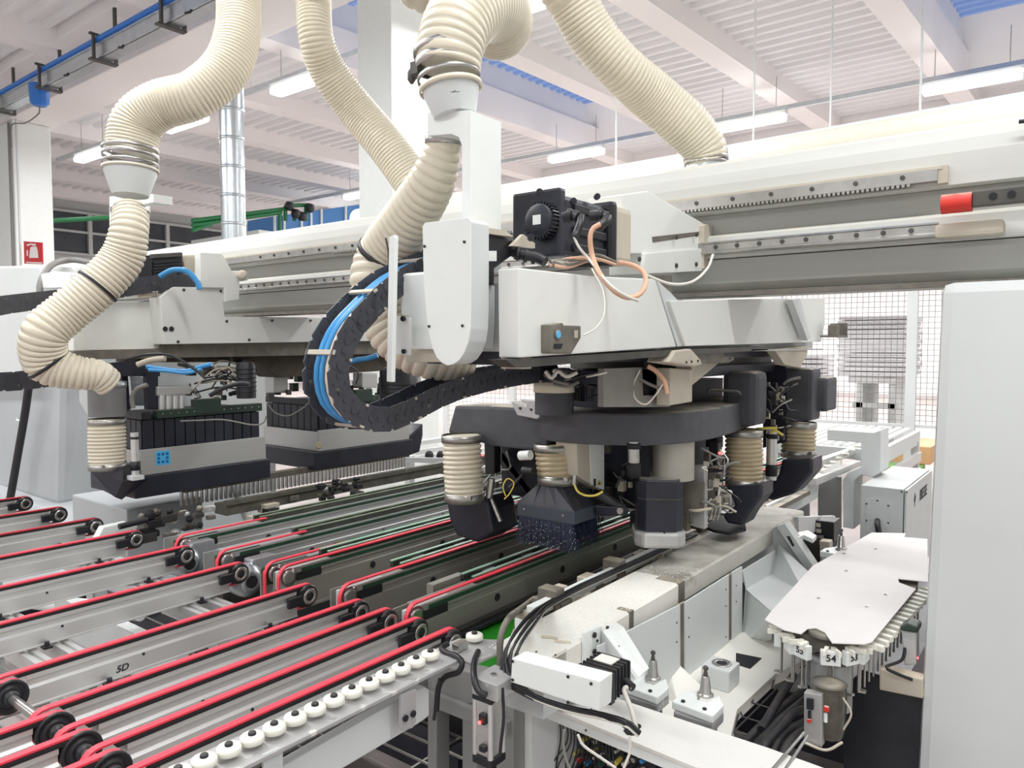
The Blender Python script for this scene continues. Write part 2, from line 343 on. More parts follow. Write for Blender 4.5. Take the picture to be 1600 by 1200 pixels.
# vertical spiral duct
t = thing('metal_duct', 'shiny galvanised vertical spiral duct behind the left carriage', 'duct')
c = at(363, 250, D=8)
obj('duct_pipe', G().cyl((c.x, c.y, 2.2), (c.x, c.y, 5.4), .125, 24), GALV, t)
for z in (2.75, 3.05, 3.35, 3.65, 3.95, 4.25, 4.6): obj('joint_ring', G().ring((c.x, c.y, z), Z1, .125, .03, .006, 24), GALV, t)
# blue cabinets and green pipes in the back
t = thing('blue_cabinet', 'row of pale blue cabinets on the far mezzanine beside the white column', 'cabinet')
obj('body', G().pX([(428, 372), (428, 338), (572, 318), (572, 362)], -14.2, 1.0), BLUEC, t)
for a in (430, 445, 472, 487, 503, 541, 571):
    yy = 337-(a-430)*.12; obj('edge_strip', G().pX([(a-1.3, yy+30), (a-1.3, yy-2), (a+1.3, yy-2), (a+1.3, yy+30)], -14.15, .04), CLEAN, t)
t = thing('mezzanine', 'pale mezzanine platform on posts carrying the blue cabinets', 'platform')
obj('deck', G().box(-16, -13.4, 9, 14, 3.95, 4.1), LGREY, t)
for x_, y_ in ((-15.8, 9.2), (-13.6, 9.2), (-15.8, 13.8), (-13.6, 13.8)): obj('post', G().box(x_-.08, x_+.08, y_-.08, y_+.08, 0, 3.95), LGREY, t)
t = thing('green_pipework', 'cluster of green pipes and valves in front of the blue cabinets', 'pipe')
g = G()
for a, b in (((300, 352), (440, 332)), ((300, 345), (455, 325)), ((437, 332), (437, 365)), ((446, 322), (482, 320)), ((446, 322), (446, 345)), ((460, 328), (460, 345)), ((478, 320), (478, 345)), ((300, 360), (330, 350)), ((80, 345), (170, 340))):
    g.cyl(at(*a, X=-13.6), at(*b, X=-13.6), .04, 8)
obj('pipe_run', g, GREENP, t)
g = G()
for a in ((452, 322), (462, 334), (472, 338), (484, 325)): g.lathe([(.03, -.08), (.1, -.05), (.1, .05), (.03, .08)], at(*a, X=-13.5), Y1, 10)
obj('valve', g, BLACK, t)
# mesh fence on the right
def fence(name, lb, p0, p1, z0, z1, posts, cell=.052, wr=.0028, thru=True):
    t = thing(name, lb, 'fence'); a = Vector(p0); b = Vector(p1); L = (b-a).length; d = (b-a)/L; g = G()
    k = 0
    while k*cell < L: p = a+d*(k*cell); g.cyl((p.x, p.y, z0), (p.x, p.y, z1), wr, 3); k += 1
    z = z0
    while z <= z1: g.cyl((a.x, a.y, z), (b.x, b.y, z), wr, 3); z += cell
    obj('wire_mesh', g, GCABLE, t, kind='stuff')
    for q in posts: p = a+d*q; obj('post', G().box(p.x-.045, p.x+.045, p.y-.03, p.y+.03, 0, z1+.05), LGREY, t)
    g = G()
    for z in (z0, z1): g.ex([a+Vector((0, -.015, z-.015)), a+Vector((0, .015, z-.015)), a+Vector((0, .015, z+.015)), a+Vector((0, -.015, z+.015))], b-a)
    obj('frame_bar', g, LGREY, t)
fence('mesh_fence', 'grey wire mesh safety fence between the far carriage and the right column', (-2.6, 7.9, 0), (-.2, 8.1, 0), .98, 2.3, [.02, 1.27])
fence('mesh_fence', 'wire mesh safety fence far behind the conveyor rails in the middle', (-7.6, 8.2, 0), (-4.2, 8.6, 0), .02, 1.6, [.05, 1.2, 2.4, 3.35], .07, .003)
# wrapped bundle and pallet tables behind the fence
t = thing('wrapped_stack', 'film wrapped stack of panels behind the wire fence', 'stack')
for k in range(13):
    j = random.uniform(-.03, .03); z = 1.34+k*.063
    obj('wrapped_board', G().box(-2.72+j, -1.88+j+.0*k, 10.9, 12.1, z, z+.055, .012), FILM, t)
obj('wooden_bearer', G().box(-2.6, -2.0, 10.95, 12, 1.24, 1.33, .01), FILM, t)
obj('stand', G().box(-2.5, -2.42, 11, 12, 0, 1.24).box(-2.1, -2.02, 11, 12, 0, 1.24).box(-2.55, -1.97, 11, 11.06, .9, .97), LGREY, t)
t = thing('wrapped_stack', 'smaller pale film wrapped stack further left behind the fence', 'stack')
for k in range(5): obj('wrapped_board', G().box(-3.9, -3.25, 11.9, 12.8, 1.25+k*.075, 1.31+k*.075, .012), FILM, t)
obj('stand', G().box(-3.8, -3.4, 12, 12.6, 0, 1.24), LGREY, t)
obj('white_table', G().box(-4.2, -2.2, 9.2, 10.6, .66, .74, .01).box(-4.1, -4.0, 9.4, 9.5, 0, .66).box(-2.4, -2.3, 9.4, 9.5, 0, .66), CLEAN, label='white topped table on the floor behind the wire fence', cat='table')
t = thing('low_bench', 'small wooden bench with green legs beside the fence post', 'bench')
obj('seat', G().box(-1.75, -1.35, 9.4, 10.3, .42, .62, .01), WOOD, t); obj('green_top', G().box(-1.8, -1.4, 9.0, 9.35, .36, .42), LGREEN, t)
for y in (9.1, 10.0): obj('leg', G().box(-1.65, -1.5, y, y+.06, 0, .42), LGREEN, t)
obj('red_drum', G().cyl((-4.2, 13, 0), (-4.2, 13, 2.0), .14, 12), mat('faded_red', (230, 170, 172), .6), label='faded red cylinder seen behind the fence', cat='drum')
# ================= GANTRY =================
t = thing('gantry_beam', 'long dusty grey gantry beam carrying both carriages with rack and rail', 'beam')
XL, XR = -7.6, .9
def bx(pts): return [(y, z) for y, z in pts]
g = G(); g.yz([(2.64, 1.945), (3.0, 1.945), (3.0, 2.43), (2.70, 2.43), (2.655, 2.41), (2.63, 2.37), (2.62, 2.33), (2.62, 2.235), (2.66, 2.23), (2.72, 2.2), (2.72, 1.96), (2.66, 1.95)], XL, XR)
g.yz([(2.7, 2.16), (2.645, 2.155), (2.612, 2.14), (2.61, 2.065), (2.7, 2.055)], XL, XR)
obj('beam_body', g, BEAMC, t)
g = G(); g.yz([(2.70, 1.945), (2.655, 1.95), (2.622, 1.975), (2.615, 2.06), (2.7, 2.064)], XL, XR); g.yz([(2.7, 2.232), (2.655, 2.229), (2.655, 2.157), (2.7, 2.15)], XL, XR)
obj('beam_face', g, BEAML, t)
obj('bottom_lip', G().box(XL, XR, 2.625, 2.66, 1.93, 1.945), TAUPE, t)
# rack with teeth
g = G(); g.box(-6.9, -.376, 2.588, 2.62, 2.247, 2.282)
k = -3.2
while k < -.45:
    g.xz([(k, 2.247), (k+.011, 2.247), (k+.0085, 2.238), (k+.0025, 2.238)], 2.59, 2.618); k += .0145
obj('toothed_rack', g, STEEL, t)
obj('rack_ledge', G().box(-7, -.365, 2.598, 2.63, 2.282, 2.292).box(-.376, -.35, 2.6, 2.63, 2.24, 2.292), BEIGE, t)
g = G()
for i in range(26): g.bolt((-.47-i*.135, 2.588, 2.267), -Y1, .0075, .004)
obj('rack_bolt', g, DSTEEL, t)
g = G(); g.yz([(2.61, 2.078), (2.575, 2.078), (2.57, 2.082), (2.57, 2.087), (2.575, 2.09), (2.575, 2.112), (2.57, 2.115), (2.575, 2.121), (2.61, 2.121)], -6.9, -.37)
obj('guide_rail', g, STEEL, t)
g = G()
for i in range(48): g.bolt((-.44-i*.078, 2.5755, 2.101), -Y1, .008, .003)
obj('rail_bolt', g, DSTEEL, t)
obj('end_stop_block', G().box(-.375, -.2, 2.555, 2.61, 2.07, 2.112, .012), BEIGE, t)
t = thing('bumper_stop', 'red rubber bumper on a dark bar with holes at the right end of the beam', 'bumper')
a = at(1471, 327, Y=2.54); b = at(1519, 324, Y=2.54)
obj('red_cap', G().cyl((a.x, 2.54, 2.165), (b.x, 2.54, 2.165), .028, 20), REDP, t)
obj('steel_bar', G().box(b.x, .3, 2.525, 2.555, 2.148, 2.192, .003), DSTEEL, t)
g = G()
for px in (1551, 1580, 1625): p = at(px, 316, Y=2.52); g.cyl((p.x, 2.522, 2.172), (p.x, 2.526, 2.172), .0105, 14)
obj('bolt_hole', g, RUBBER, t)
obj('rod_end', G().cyl(at(1592, 190, Y=2.6), at(1640, 186, Y=2.6), .006, 8), BLACK, label='tiny dark rod end on top of the beam at the right edge', cat='rod')
# right column
g = G(); g.xz([(-.338, 1.93), (-.372, 0), (.85, 0), (.85, 1.93)], 2.45, 3.15, .03)
obj('gantry_column', g, LGREY, label='large smooth light grey gantry column at the right edge', cat='column')
# left leg
t = thing('gantry_leg', 'tapered grey gantry leg with flared base at the far left', 'column')
g = G(); g.hull([(-7.4, 2.3, .55), (-6.05, 2.3, .55), (-5.75, 3.2, .55), (-7.4, 3.2, .55)], [(-7.3, 2.35, 2.0), (-6.0, 2.35, 2.0), (-5.95, 2.6, 2.0), (-7.3, 2.6, 2.0)], .05)
obj('tapered_body', g, LEGG, t)
g = G(); g.hull([(-7.8, 1.9, 0), (-5.0, 1.9, 0), (-4.9, 3.3, 0), (-7.8, 3.3, 0)], [(-7.6, 2.2, .58), (-5.75, 2.2, .55), (-5.4, 3.3, .72), (-7.6, 3.3, .72)], .03)
obj('flared_base', g, LEGG, t)
g = G(); g.pY([(-90, 418), (62, 414), (66, 450), (60, 600), (-90, 610)], 2.28, .25, .02); obj('top_housing', g, LGREY, t)
obj('junction_box', G().pY([(64, 428), (86, 424), (110, 428), (110, 448), (86, 450), (64, 450)], 2.2, .12, .004), CLEAN, t)
g = G(); g.tube([at(62, 470, Y=2.18), at(64, 440, Y=2.2), at(80, 415, Y=2.3), at(110, 406, Y=2.5), at(150, 412, Y=2.6)], .022, 10)
obj('grey_conduit', g, GCABLE, label='grey flexible conduit arching over the far left leg top', cat='cable')
g = G(); g.tube([at(48, 575, Y=2.2), at(40, 640, Y=2.2), at(28, 710, Y=2.2), at(15, 785, Y=2.15)], .028, 10)
obj('black_conduit', g, BCABLE, label='thick black cable running down the far left leg', cat='cable')
obj('cable_tie', G().ring(at(33, 656, Y=2.2), (.1, 0, 1), .029, .02, .004, 16), CLEAN, label='white tie round the thick black cable on the leg', cat='tie')
obj('back_panel', G().box(-7.3, -4.9, 3.35, 3.4, .35, 1.75), LGREY, label='pale grey guard panel behind the left hood', cat='panel')
# ================= HOSES =================
D = lambda *a: at(a[0], a[1], D=a[2])
def hose(lb, pp, pitch=.02, amp=.06, m=HOSE, ties=()):
    pts = [D(x, y, d) for x, y, d, r in pp]; rad = [r*d/F for x, y, d, r in pp]
    t = thing('suction_hose', lb, 'hose', None); obj('hose_body', G().hose(pts, rad, pitch, amp), m, t)
    P, R = spline(pts, rad, 100)
    for i in ties: i = int(i*100); obj('cable_tie', G().ring(P[i], P[i+1]-P[i-1], R[i], .014, .004), BLACK, t)
    return t
hose('ribbed cream hose rising from the top left carriage cone', [(380, -420, 4.3, 33), (374, -60, 3.8, 33), (373, 0, 3.75, 33), (371, 55, 3.7, 34), (352, 108, 3.65, 36), (305, 148, 3.6, 36), (250, 165, 3.6, 37), (215, 192, 3.6, 38), (204, 238, 3.6, 38)], .0165)
hose('ribbed cream hose snaking down from the left cone to the left hood', [(204, 326, 3.55, 26), (202, 360, 3.5, 28), (190, 405, 3.5, 32), (150, 450, 3.45, 33), (105, 488, 3.4, 33), (70, 522, 3.35, 34), (74, 566, 3.4, 34), (118, 582, 3.45, 27), (152, 586, 3.5, 24), (172, 600, 3.55, 22)], .022, .1, ties=(.37, .76))
hose('slender ribbed hose hanging in front of the white column', [(486, -420, 4.6, 27), (489, -60, 4.1, 27), (490, 0, 4.1, 27), (494, 60, 4.1, 27), (515, 115, 4.2, 29), (560, 175, 4.3, 30), (612, 238, 4.3, 31), (655, 300, 4.3, 32), (700, 380, 4.3, 32)], .0185)
hose('large ribbed elbow hose above the middle duct cone', [(700, 108, 1.88, 51), (703, 78, 1.88, 52), (714, 42, 1.9, 54), (738, 12, 1.97, 55), (768, 8, 2.12, 56), (778, 36, 2.3, 54), (765, 20, 2.6, 54), (700, -30, 2.75, 54), (640, -90, 2.8, 54), (600, -420, 3.4, 54)], .019, .06)
hose('cream hose curving down behind the black energy chain', [(693, 205, 1.95, 26), (692, 232, 1.96, 28), (674, 285, 2.0, 37), (638, 345, 2.1, 42), (602, 398, 2.2, 43), (590, 440, 2.2, 43), (602, 490, 2.2, 43), (628, 530, 2.2, 42), (672, 555, 2.2, 38), (735, 560, 2.25, 34)], .022, .1, ties=(.47,))
hose('thick ribbed hose descending to the back of the beam at upper right', [(720, -400, 2.9, 38), (860, -60, 3.0, 38), (893, 0, 3.05, 38), (925, 55, 3.1, 38), (968, 105, 3.15, 36), (1018, 150, 3.25, 38), (1070, 195, 3.3, 38), (1098, 228, 3.33, 34), (1103, 250, 3.35, 33)], .0185)
# hose connectors
def conn(name, lb, c0, c1, r0, r1, m=GALV, bands=2):
    t = thing(name, lb, 'duct'); c0 = Vector(c0); c1 = Vector(c1)
    return t
t = thing('duct_collar', 'galvanised collar joining the right hose to the beam top', 'duct')
a = D(1103, 238, 3.35); obj('collar', G().cyl((a.x, a.y, 2.38), (a.x, a.y, a.z), .09, 28), GALV, t)
for dz in (.0, .03, -.02): obj('clamp_band', G().ring((a.x, a.y, a.z-.03+dz), Z1, .09+.004*(dz == 0), .016, .006), STEEL, t)
def dcone(lb, pt, pb, d, rt, rb, box, m=LGREY):
    t = thing('duct_cone', lb, 'duct'); a = D(pt[0], pt[1], d); b = D(pb[0], pb[1], d)
    k = d/F; ax = (a-b).normalized(); L = (a-b).length
    obj('cone', G().lathe([(rb*k, 0), (rt*k, L*.8), (rt*k, L)], b, ax, 32), m, t)
    for s_, ww in ((.0, .016), (.055, .014), (.13, .03), (.19, .02)): obj('clamp_band', G().ring(a+ax*(s_*.5-.01), ax, rt*k*1.04, ww*.7, .005), STEEL if s_ > .04 else HOSE, t)
    return t, a, b
t, a, b = dcone('pale grey reducing cone with steel clamps under the large elbow hose', (703, 132), (711, 182), 1.88, 45, 33, None)
g = G(); g.rod([a+Vector((-.1, -.02, .035)), a+Vector((-.075, -.03, .04)), a+Vector((-.05, -.045, .05))], .008, 8); g.lathe([(.004, 0), (.011, .01), (.011, .03), (.004, .04)], a+Vector((-.115, -.02, .02)), Z1, 10); g.box(a.x-.07, a.x-.045, a.y-.07, a.y-.055, a.z+.02, a.z+.05)
obj('clamp_lever', g, DSTEEL, t)
g = G().rod([at(718, 143, D=1.80), at(707, 144, D=1.80), at(704, 144, D=1.80)], .0008, 4).rod([at(707, 144, D=1.80), at(712, 141, D=1.80)], .0008, 4); obj('arrow_mark', g, INK, t)
g = G(); g.pY([(668, 176), (735, 172), (735, 420), (722, 420), (722, 228), (717, 214), (705, 209), (668, 212)], 1.4, .12)
obj('post', g, CLEAN, label='white sheet metal post with a rounded cutout below the cone', cat='post')
obj('hose_clamp', G().ring(at(693, 219, D=1.955), (at(693, 205, D=1.95)-at(692, 235, D=1.96)), 27*1.95/F, .022, .004), STEEL, label='steel clamp band in the cutout of the white post', cat='clamp')
t, a, b = dcone('smaller pale cone with clamps on the left carriage hose', (204, 262), (204, 306), 3.58, 38, 26, None)
g = G(); g.pY([(171, 307), (240, 303), (240, 316), (231, 318), (184, 318), (180, 326), (177, 352), (171, 352)], 1.95, .1)
obj('post', g, CLEAN, label='white sheet metal post behind the left carriage hose', cat='post')
obj('hose_clamp', G().ring(at(204, 328, D=3.55), Z1, 27*3.55/F, .035, .004), STEEL, label='printed clamp band at the top of the snaking left hose', cat='clamp')
# ================= CONVEYORS (left, near) =================
BX = [-1.43, -1.564, -1.695, -1.827, -2.09, -2.498, -2.879, -3.297, -3.688, -4.084, -4.518]
NTH = ['nearest the row of white disc rollers', 'second from the white disc rollers', 'third from the white disc rollers', 'fourth from the white disc rollers', 'fifth from the white disc rollers, marked with handwriting', 'sixth from the disc rollers', 'seventh from the disc rollers, fifth from the far leg', 'eighth from the disc rollers, fourth from the far leg', 'third from the far grey gantry leg', 'second from the far grey gantry leg', 'farthest one, beside the grey gantry leg']
def belt_loop(x0, x1, ya, yb, z, r, th=.006):
    o = []; i_ = []
    for k in range(13):
        a = pi/2-pi*k/12; o.append((yb+cos(a)*r, z+sin(a)*r)); i_.append((yb+cos(a)*(r-th), z+sin(a)*(r-th)))
    for k in range(13):
        a = -pi/2-pi*k/12; o.append((ya+cos(a)*r, z+sin(a)*r)); i_.append((ya+cos(a)*(r-th), z+sin(a)*(r-th)))
    n = len(o); vs = [(x0, y, q) for y, q in o]+[(x1, y, q) for y, q in o]+[(x0, y, q) for y, q in i_]+[(x1, y, q) for y, q in i_]; fs = []
    for k in range(n):
        j = (k+1) % n; fs += [(k, j, n+j, n+k), (2*n+k, 3*n+k, 3*n+j, 2*n+j), (k, 2*n+k, 2*n+j, j), (n+k, n+j, 3*n+j, 3*n+k)]
    return G().add(vs, fs)
def conveyor(x, ya, yb, lb, red, end=True, wheel=True, grp=None, wx=.0, wy=None):
    t = thing('belt_conveyor', lb, 'conveyor', grp)
    g = G(); h0, h1 = .842, .926
    g.xz([(x-.02, h1), (x+.012, h1), (x+.012, h1-.012), (x+.006, h1-.018), (x+.006, h1-.03), (x+.014, h1-.036), (x+.014, h0+.006), (x+.018, h0+.004), (x+.018, h0), (x-.024, h0), (x-.024, h1-.02)], ya+.05, yb-.045)
    obj('profile', g, ALU, t)
    obj('belt_guide', G().box(x-.012, x+.013, ya+.03, yb-.01, .926, .9335), RUBBER, t)
    obj('belt', belt_loop(x-.010, x+.0085, ya, yb, .9, .04, .005), red, t)
    if end:
        g = G(); g.lathe([(.036, -.016), (.038, -.012), (.038, .014), (.034, .02), (.031, .02)], (x+.002, yb, .9), X1, 24); obj('pulley', g, BLACK, t)
        c = (x+.022, yb, .9); p = obj('bearing_ring', G().lathe([(.016, 0), (.026, 0), (.0275, .003), (.026, .006), (.016, .006), (.014, .003), (.016, 0)], c, X1, 24, False), STEEL, t)
        obj('bearing_bore', G().lathe([(.0155, 0), (.0155, .003), (.008, .006)], c, X1, 16), DARK, t)
        g = G(); g.box(x+.012, x+.028, yb-.085, yb-.03, .878, .912, .004); g.box(x+.012, x+.026, yb-.035, yb+.005, .868, .93, .006); obj('bearing_block', g, BLACK, t)
    if wheel:
        g = G(); g.lathe([(.037, -.014), (.039, -.012), (.039, -.008), (.034, -.006), (.034, .006), (.042, .008), (.042, .013), (.036, .016), (.034, .011), (.027, .011), (.025, .016), (.02, .016)], (x+wx, wy or ya, .9), X1, 28); obj('drive_wheel', g, BLACK, t); g = G(); g.lathe([(.018, .014), (.018, .026), (.012, .03)], (x+wx, wy or ya, .9), X1, 20); obj('wheel_hub', g, BLACK, t)
    return t
for i, x in enumerate(BX):
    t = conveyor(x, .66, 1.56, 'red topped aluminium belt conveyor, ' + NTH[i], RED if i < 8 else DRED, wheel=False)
    obj('profile_screw', G().bolt((x+.014, 1.05-.05*(i % 3), .885), X1, .004, .002), INK, t)
    if i > 2:
        for y in (.9, 1.4):
            g = G(); g.cyl((x+.03, y, .838), (x+.03, y, .856), .007, 10); g.box(x+.014, x+.042, y-.012, y+.012, .836, .842); obj('clamp_bolt', g, BLACK, t)
for i, x in enumerate(BX):
    conveyor(x+.038, -.9, .66, 'belt conveyor section before the drive shaft, ' + ['closest to the bottom edge', 'second from the bottom edge', 'third from the bottom edge', 'fourth from the bottom edge', 'fifth, cut by the left edge'][min(i, 4)] if i < 5 else '', RED, end=False, wheel=True, wy=.66) if i < 5 else None
obj('drive_shaft', G().cyl((-2.6, .66, .9), (-1.3, .66, .9), .011, 16), STEEL, label='chrome drive shaft through the black conveyor wheels at bottom left', cat='shaft')
# handwritten mark
S5 = 'sixth'
t5 = [o for o in bpy.data.objects if o.get('label', '').startswith('red topped') and 'fifth from' in o['label']][0]
textg('5D', at(192, 1044, X=BX[4]+.0155), Y1, (0, .25, 1), .027, INK, 'handwritten_mark', t5)
# cross supports
for i, (y, lb) in enumerate(((.9, 'near the drive shaft'), (1.4, 'near the bearing ends'))):
    t = thing('cross_support', 'twin slotted aluminium cross bars under the belts ' + lb, 'bar')
    for dy in (-.045, .045):
        g = G(); g.yz([(y+dy-.022, .79), (y+dy+.022, .79), (y+dy+.022, .836), (y+dy+.006, .836), (y+dy+.006, .828), (y+dy-.006, .828), (y+dy-.006, .836), (y+dy-.022, .836)], -4.7, -1.72); obj('slotted_bar', g, ALU, t)
    for x in (-4.5, -3.3, -2.35): obj('leg', G().box(x-.03, x+.03, y-.03, y+.03, 0, .79), GREY, t)
obj('side_plate', G().box(-3.1, -2.2, 1.16, 1.2, .5, .8), LGREY, label='white plate standing under the belts between the cross bars', cat='plate')
obj('white_tube', G().cyl((-3.4, 1.1, .74), (-2.75, 1.32, .76), .03, 16), CLEAN, label='white round tube lying under the belt conveyors', cat='tube')
g = G()
for k in range(14): g.box(-4.6+.03*k*7.2, -4.59+.03*k*7.2, .3, 2.0, .3, .31)
for k in range(18): g.box(-4.6, -1.6, .3+k*.1, .306+k*.1, .31, .318)
obj('wire_tray', g, STEEL, label='wire grid tray lying below the belt conveyors', cat='tray', kind='stuff')
obj('under_frame', G().box(-4.6, -1.7, .35, .45, .2, .3).box(-4.6, -1.7, 1.9, 2.0, .2, .3).box(-4.7, -4.6, .3, 2, .2, .3).box(-2.4, -2.3, .3, 2, .2, .3), NAVY, label='dark steel base frame on the floor below the belts', cat='frame')
# ================= feed rails running under the heads =================
def hole(g, x, y, z, r=.014): g.cyl((x, y, z), (x+.003, y, z), r, 12)
def belt_open(x0, x1, ya, yb, z, r, th):
    o = [(yb, z+r)]; q = [(yb, z+r-th)]
    for k in range(9): a = pi/2+pi/2*k/8; o.append((ya+cos(a)*r, z+sin(a)*r)); q.append((ya+cos(a)*(r-th), z+sin(a)*(r-th)))
    o.append((ya-r, z-.07)); q.append((ya-r+th, z-.07)); n = len(o); vs = [(x, y, w_) for x in (x0, x1) for y, w_ in o+q]; m = 2*n; fs = []
    for k in range(n-1): fs += [(k, k+1, m+k+1, m+k), (n+k, m+n+k, m+n+k+1, n+k+1), (k, n+k, n+k+1, k+1), (m+k, m+k+1, m+n+k+1, m+n+k)]
    return G().add(vs, fs)
def rail(x, w, ya, yb, lb, side, belt=True, loopfront=True, gstart=.3, h=.16, dark=False, strips=True):
    t = thing('feed_rail', lb, 'rail'); m = side
    g = G(); zt = .928
    g.xz([(x-w, zt), (x, zt), (x, zt-.03), (x-.004, zt-.034), (x-.004, zt-.05), (x, zt-.054), (x, zt-h+.01), (x+.006, zt-h+.008), (x+.006, zt-h), (x-w-.006, zt-h), (x-w-.006, zt-h+.01), (x-w, zt-h+.012)], ya+.06, yb)
    obj('profile', g, m, t)
    obj('front_cheek', G().box(x-w, x-w+.006, ya, ya+.1, .8, .925), m, t)
    g = G(); y = ya+.45
    while y < yb: hole(g, x, y, zt-.075); y += .42
    obj('round_hole', g, INK, t)
    ys = ya+gstart
    for dx in ((0, -.05) if strips else ()):
        obj('strip_rail', G().box(x+dx-.026, x+dx-.012, ys+dx*.6+(.03 if dx else 0), yb, zt, zt+.021), DSTEEL, t)
        obj('green_strip', G().box(x+dx-.0255, x+dx-.0125, ys+dx*.6+(.03 if dx else 0), yb, zt+.021, zt+.0245), GREENS if dark else OLIVG, t)
    g = G(); y = ys+.1
    while y < yb and strips: g.box(x-.062, x-.022, y, y+.06, zt+.004, zt+.013); y += .24
    if strips: obj('cross_piece', g, PLATE, t)
    obj('strip_bed', G().box(x-.075, x-.010, ys, yb, zt, zt+.003), GREEND, t); obj('green_flank', G().box(x, x+.0008, ya+.1, yb, zt-.02, zt-.006), GREEND, t)
    if belt:
        yb2 = yb if belt == 2 else ys+.02
        obj('belt', belt_open(x-.008, x+.008, ya+.045, yb2, .9, .048, .005), RED, t)
    obj('front_plate', G().box(x-.02, x-.004, ya+.0, ya+.2, .86, .93, .004), GREEND if not dark else GREY, t)
    g = G(); g.lathe([(.03, 0), (.034, .004), (.02, .008)], (x-.002, ya+.045, .9), X1, 20); obj('front_pulley', g, STEEL, t)
    obj('slot', G().box(x-.001, x+.001, ya+.08, ya+.19, .878, .908), DARK, t)
    return t
rail(-3.02, .1, 1.6, 5.4, 'wide aluminium feed rail with green strips, farthest from the front bed', ALU2, 1, gstart=.42)
rail(-2.67, .1, 1.58, 5.4, 'wide aluminium feed rail with green strips, second from the far side', ALU2, 1, gstart=.4)
rail(-2.385, .03, 1.6, 5.4, 'narrow feed rail with a short red belt loop, behind a taller belt loop', ALU2, 1, gstart=.38, strips=False)
rail(-2.30, .03, 1.6, 5.4, 'grey feed rail with its red belt running beside green strips in the middle', RAILG, 2, gstart=.24, dark=True)
rail(-1.96, .05, 1.6, 5.4, 'grey feed rail with red belt, second nearest the green tray', RAILG, 2, gstart=.3, dark=True)
rail(-1.645, .06, 1.6, 5.4, 'grey feed rail with red belt, nearest the green tray and front bed', RAILG, 2, gstart=.34, dark=True)
obj('strip_backing', G().box(-1.75, -1.72, 1.80, 1.96, .86, .945), RAILG, label='short aluminium end piece beside the nearest feed rail', cat='plate')
for x, y, lb in ((-2.93, 1.6, 'round grey gear motor beside the farthest feed rail'), (-2.52, 1.62, 'round grey gear motor under the middle belt bearing')):
    t = thing('gear_motor', lb, 'motor')
    obj('housing', G().lathe([(.05, -.06), (.062, -.05), (.062, .0), (.05, .01), (.045, .02), (.03, .022)], (x, y, .85), X1, 24), GALV, t)
    obj('bore', G().lathe([(.024, .02), (.024, .026)], (x, y, .85), X1, 20), DARK, t)
    obj('flange', G().box(x-.08, x-.02, y+.03, y+.14, .8, .92, .01), GALV, t)
# back comb strip and bed at the left rear
t = thing('toothed_strip', 'row of thin metal fins under the two left hoods', 'strip')
obj('fin_holder', G().box(-4.02, -3.96, 2.15, 3.9, .93, .965), TAUPE, t)
fm = None
for k in range(58):
    y = 2.15+k*.03
    if fm is None:
        o = obj('fin', G().box(-.012, .012, -.005, .005, -.085, 0), STEEL, t); fm = o.data
    else: o = obj('fin', fm, None, t)
    o.location = (-3.98, y, .94)
obj('rear_bed_rail', G().box(-3.9, -3.78, 2.3, 5.5, .80, .86).box(-3.8, -3.76, 2.3, 5.5, .86, .885), mat('oily_rail', (112, 110, 100), .5, .3, var=.3, scale=20), label='grimy flat bed rail running behind the feed rails', cat='rail')
t = thing('rear_clutter', 'dusty pile of clamps and fittings at the end of the rear bed rail', 'fittings')
random.seed(3)
for k in range(46):
    y = random.uniform(2.0, 5.2); x = random.uniform(-3.85, -3.45); z = random.uniform(.68, .84); a = random.uniform(.015, .045)
    obj('fitting', G().box(x-a, x+a, y-a*1.2, y+a*1.2, z-a*.6, z+a*.7, .004), random.choice([TAUPE, DSTEEL, BEIGE, DARK]), t)
obj('rear_bed', G().box(-3.9, -3.5, 2.1, 5.5, 0, .68), DSTEEL, label='dark steel side of the rear bed below the fittings', cat='bed')
g = G(); g.box(-4.9, -4.2, 1.95, 2.4, .56, .84, .01); obj('rear_block', g, LEGG, label='light grey block beside the left hood base', cat='block')
t = thing('slotted_arm', 'pale slotted arm beside the pulley of the fourth far belt', 'arm')
obj('arm_body', G().pX([(150, 846), (162, 824), (200, 816), (216, 823), (206, 836), (150, 852)], -3.5, .05, .004), CLEAN, t)
obj('black_rod', G().cyl(at(186, 823, X=-3.45), at(230, 812, X=-3.45), .014, 10), BLACK, t)
t = thing('rear_fittings', 'grimy clamps and gears in front of the slotted arm and fins', 'fittings')
random.seed(44)
for k in range(64):
    px = random.uniform(215, 330) if k % 2 else random.uniform(498, 560); py = random.uniform(800, 842)-(px-215)*.06 if k % 2 else random.uniform(756, 778)-(px-498)*.16; a = random.uniform(.01, .028) if k % 2 else random.uniform(.006, .016)
    p = at(px, py, X=-3.52 if k % 2 else -3.6)
    obj('fitting', G().box(p.x-a, p.x+a, p.y-a*1.6, p.y+a*1.6, p.z-a*.8, p.z+a*.8, .004) if k % 3 else G().lathe([(a*.5, -.01), (a, 0), (a, .012), (a*.4, .02)], p, X1, 14), random.choice([TAUPE, DSTEEL, DARK, PLATE, TAUPE, DARK, DSTEEL]), t)
t = thing('rear_roller_frame', 'white frame with small rollers beyond the middle head gap', 'frame')
for i, (a, b) in enumerate((((650, 690), (760, 676)), ((650, 704), (760, 690)), ((620, 718), (760, 702)))):
    obj('white_bar', G().pX([a, (b[0], b[1]-2), (b[0], b[1]+4), (a[0], a[1]+7)], -4.6, .05), CLEAN, t)
for px in (630, 668, 686, 700): obj('roller', G().lathe([(.012, 0), (.045, .01), (.045, .03), (.02, .04)], at(px, 712, X=-4.5), X1, 16), DARK, t)
obj('grey_bar', G().pX([(588, 714), (700, 716), (700, 726), (640, 722), (588, 722)], -4.4, .05), GREY, t)
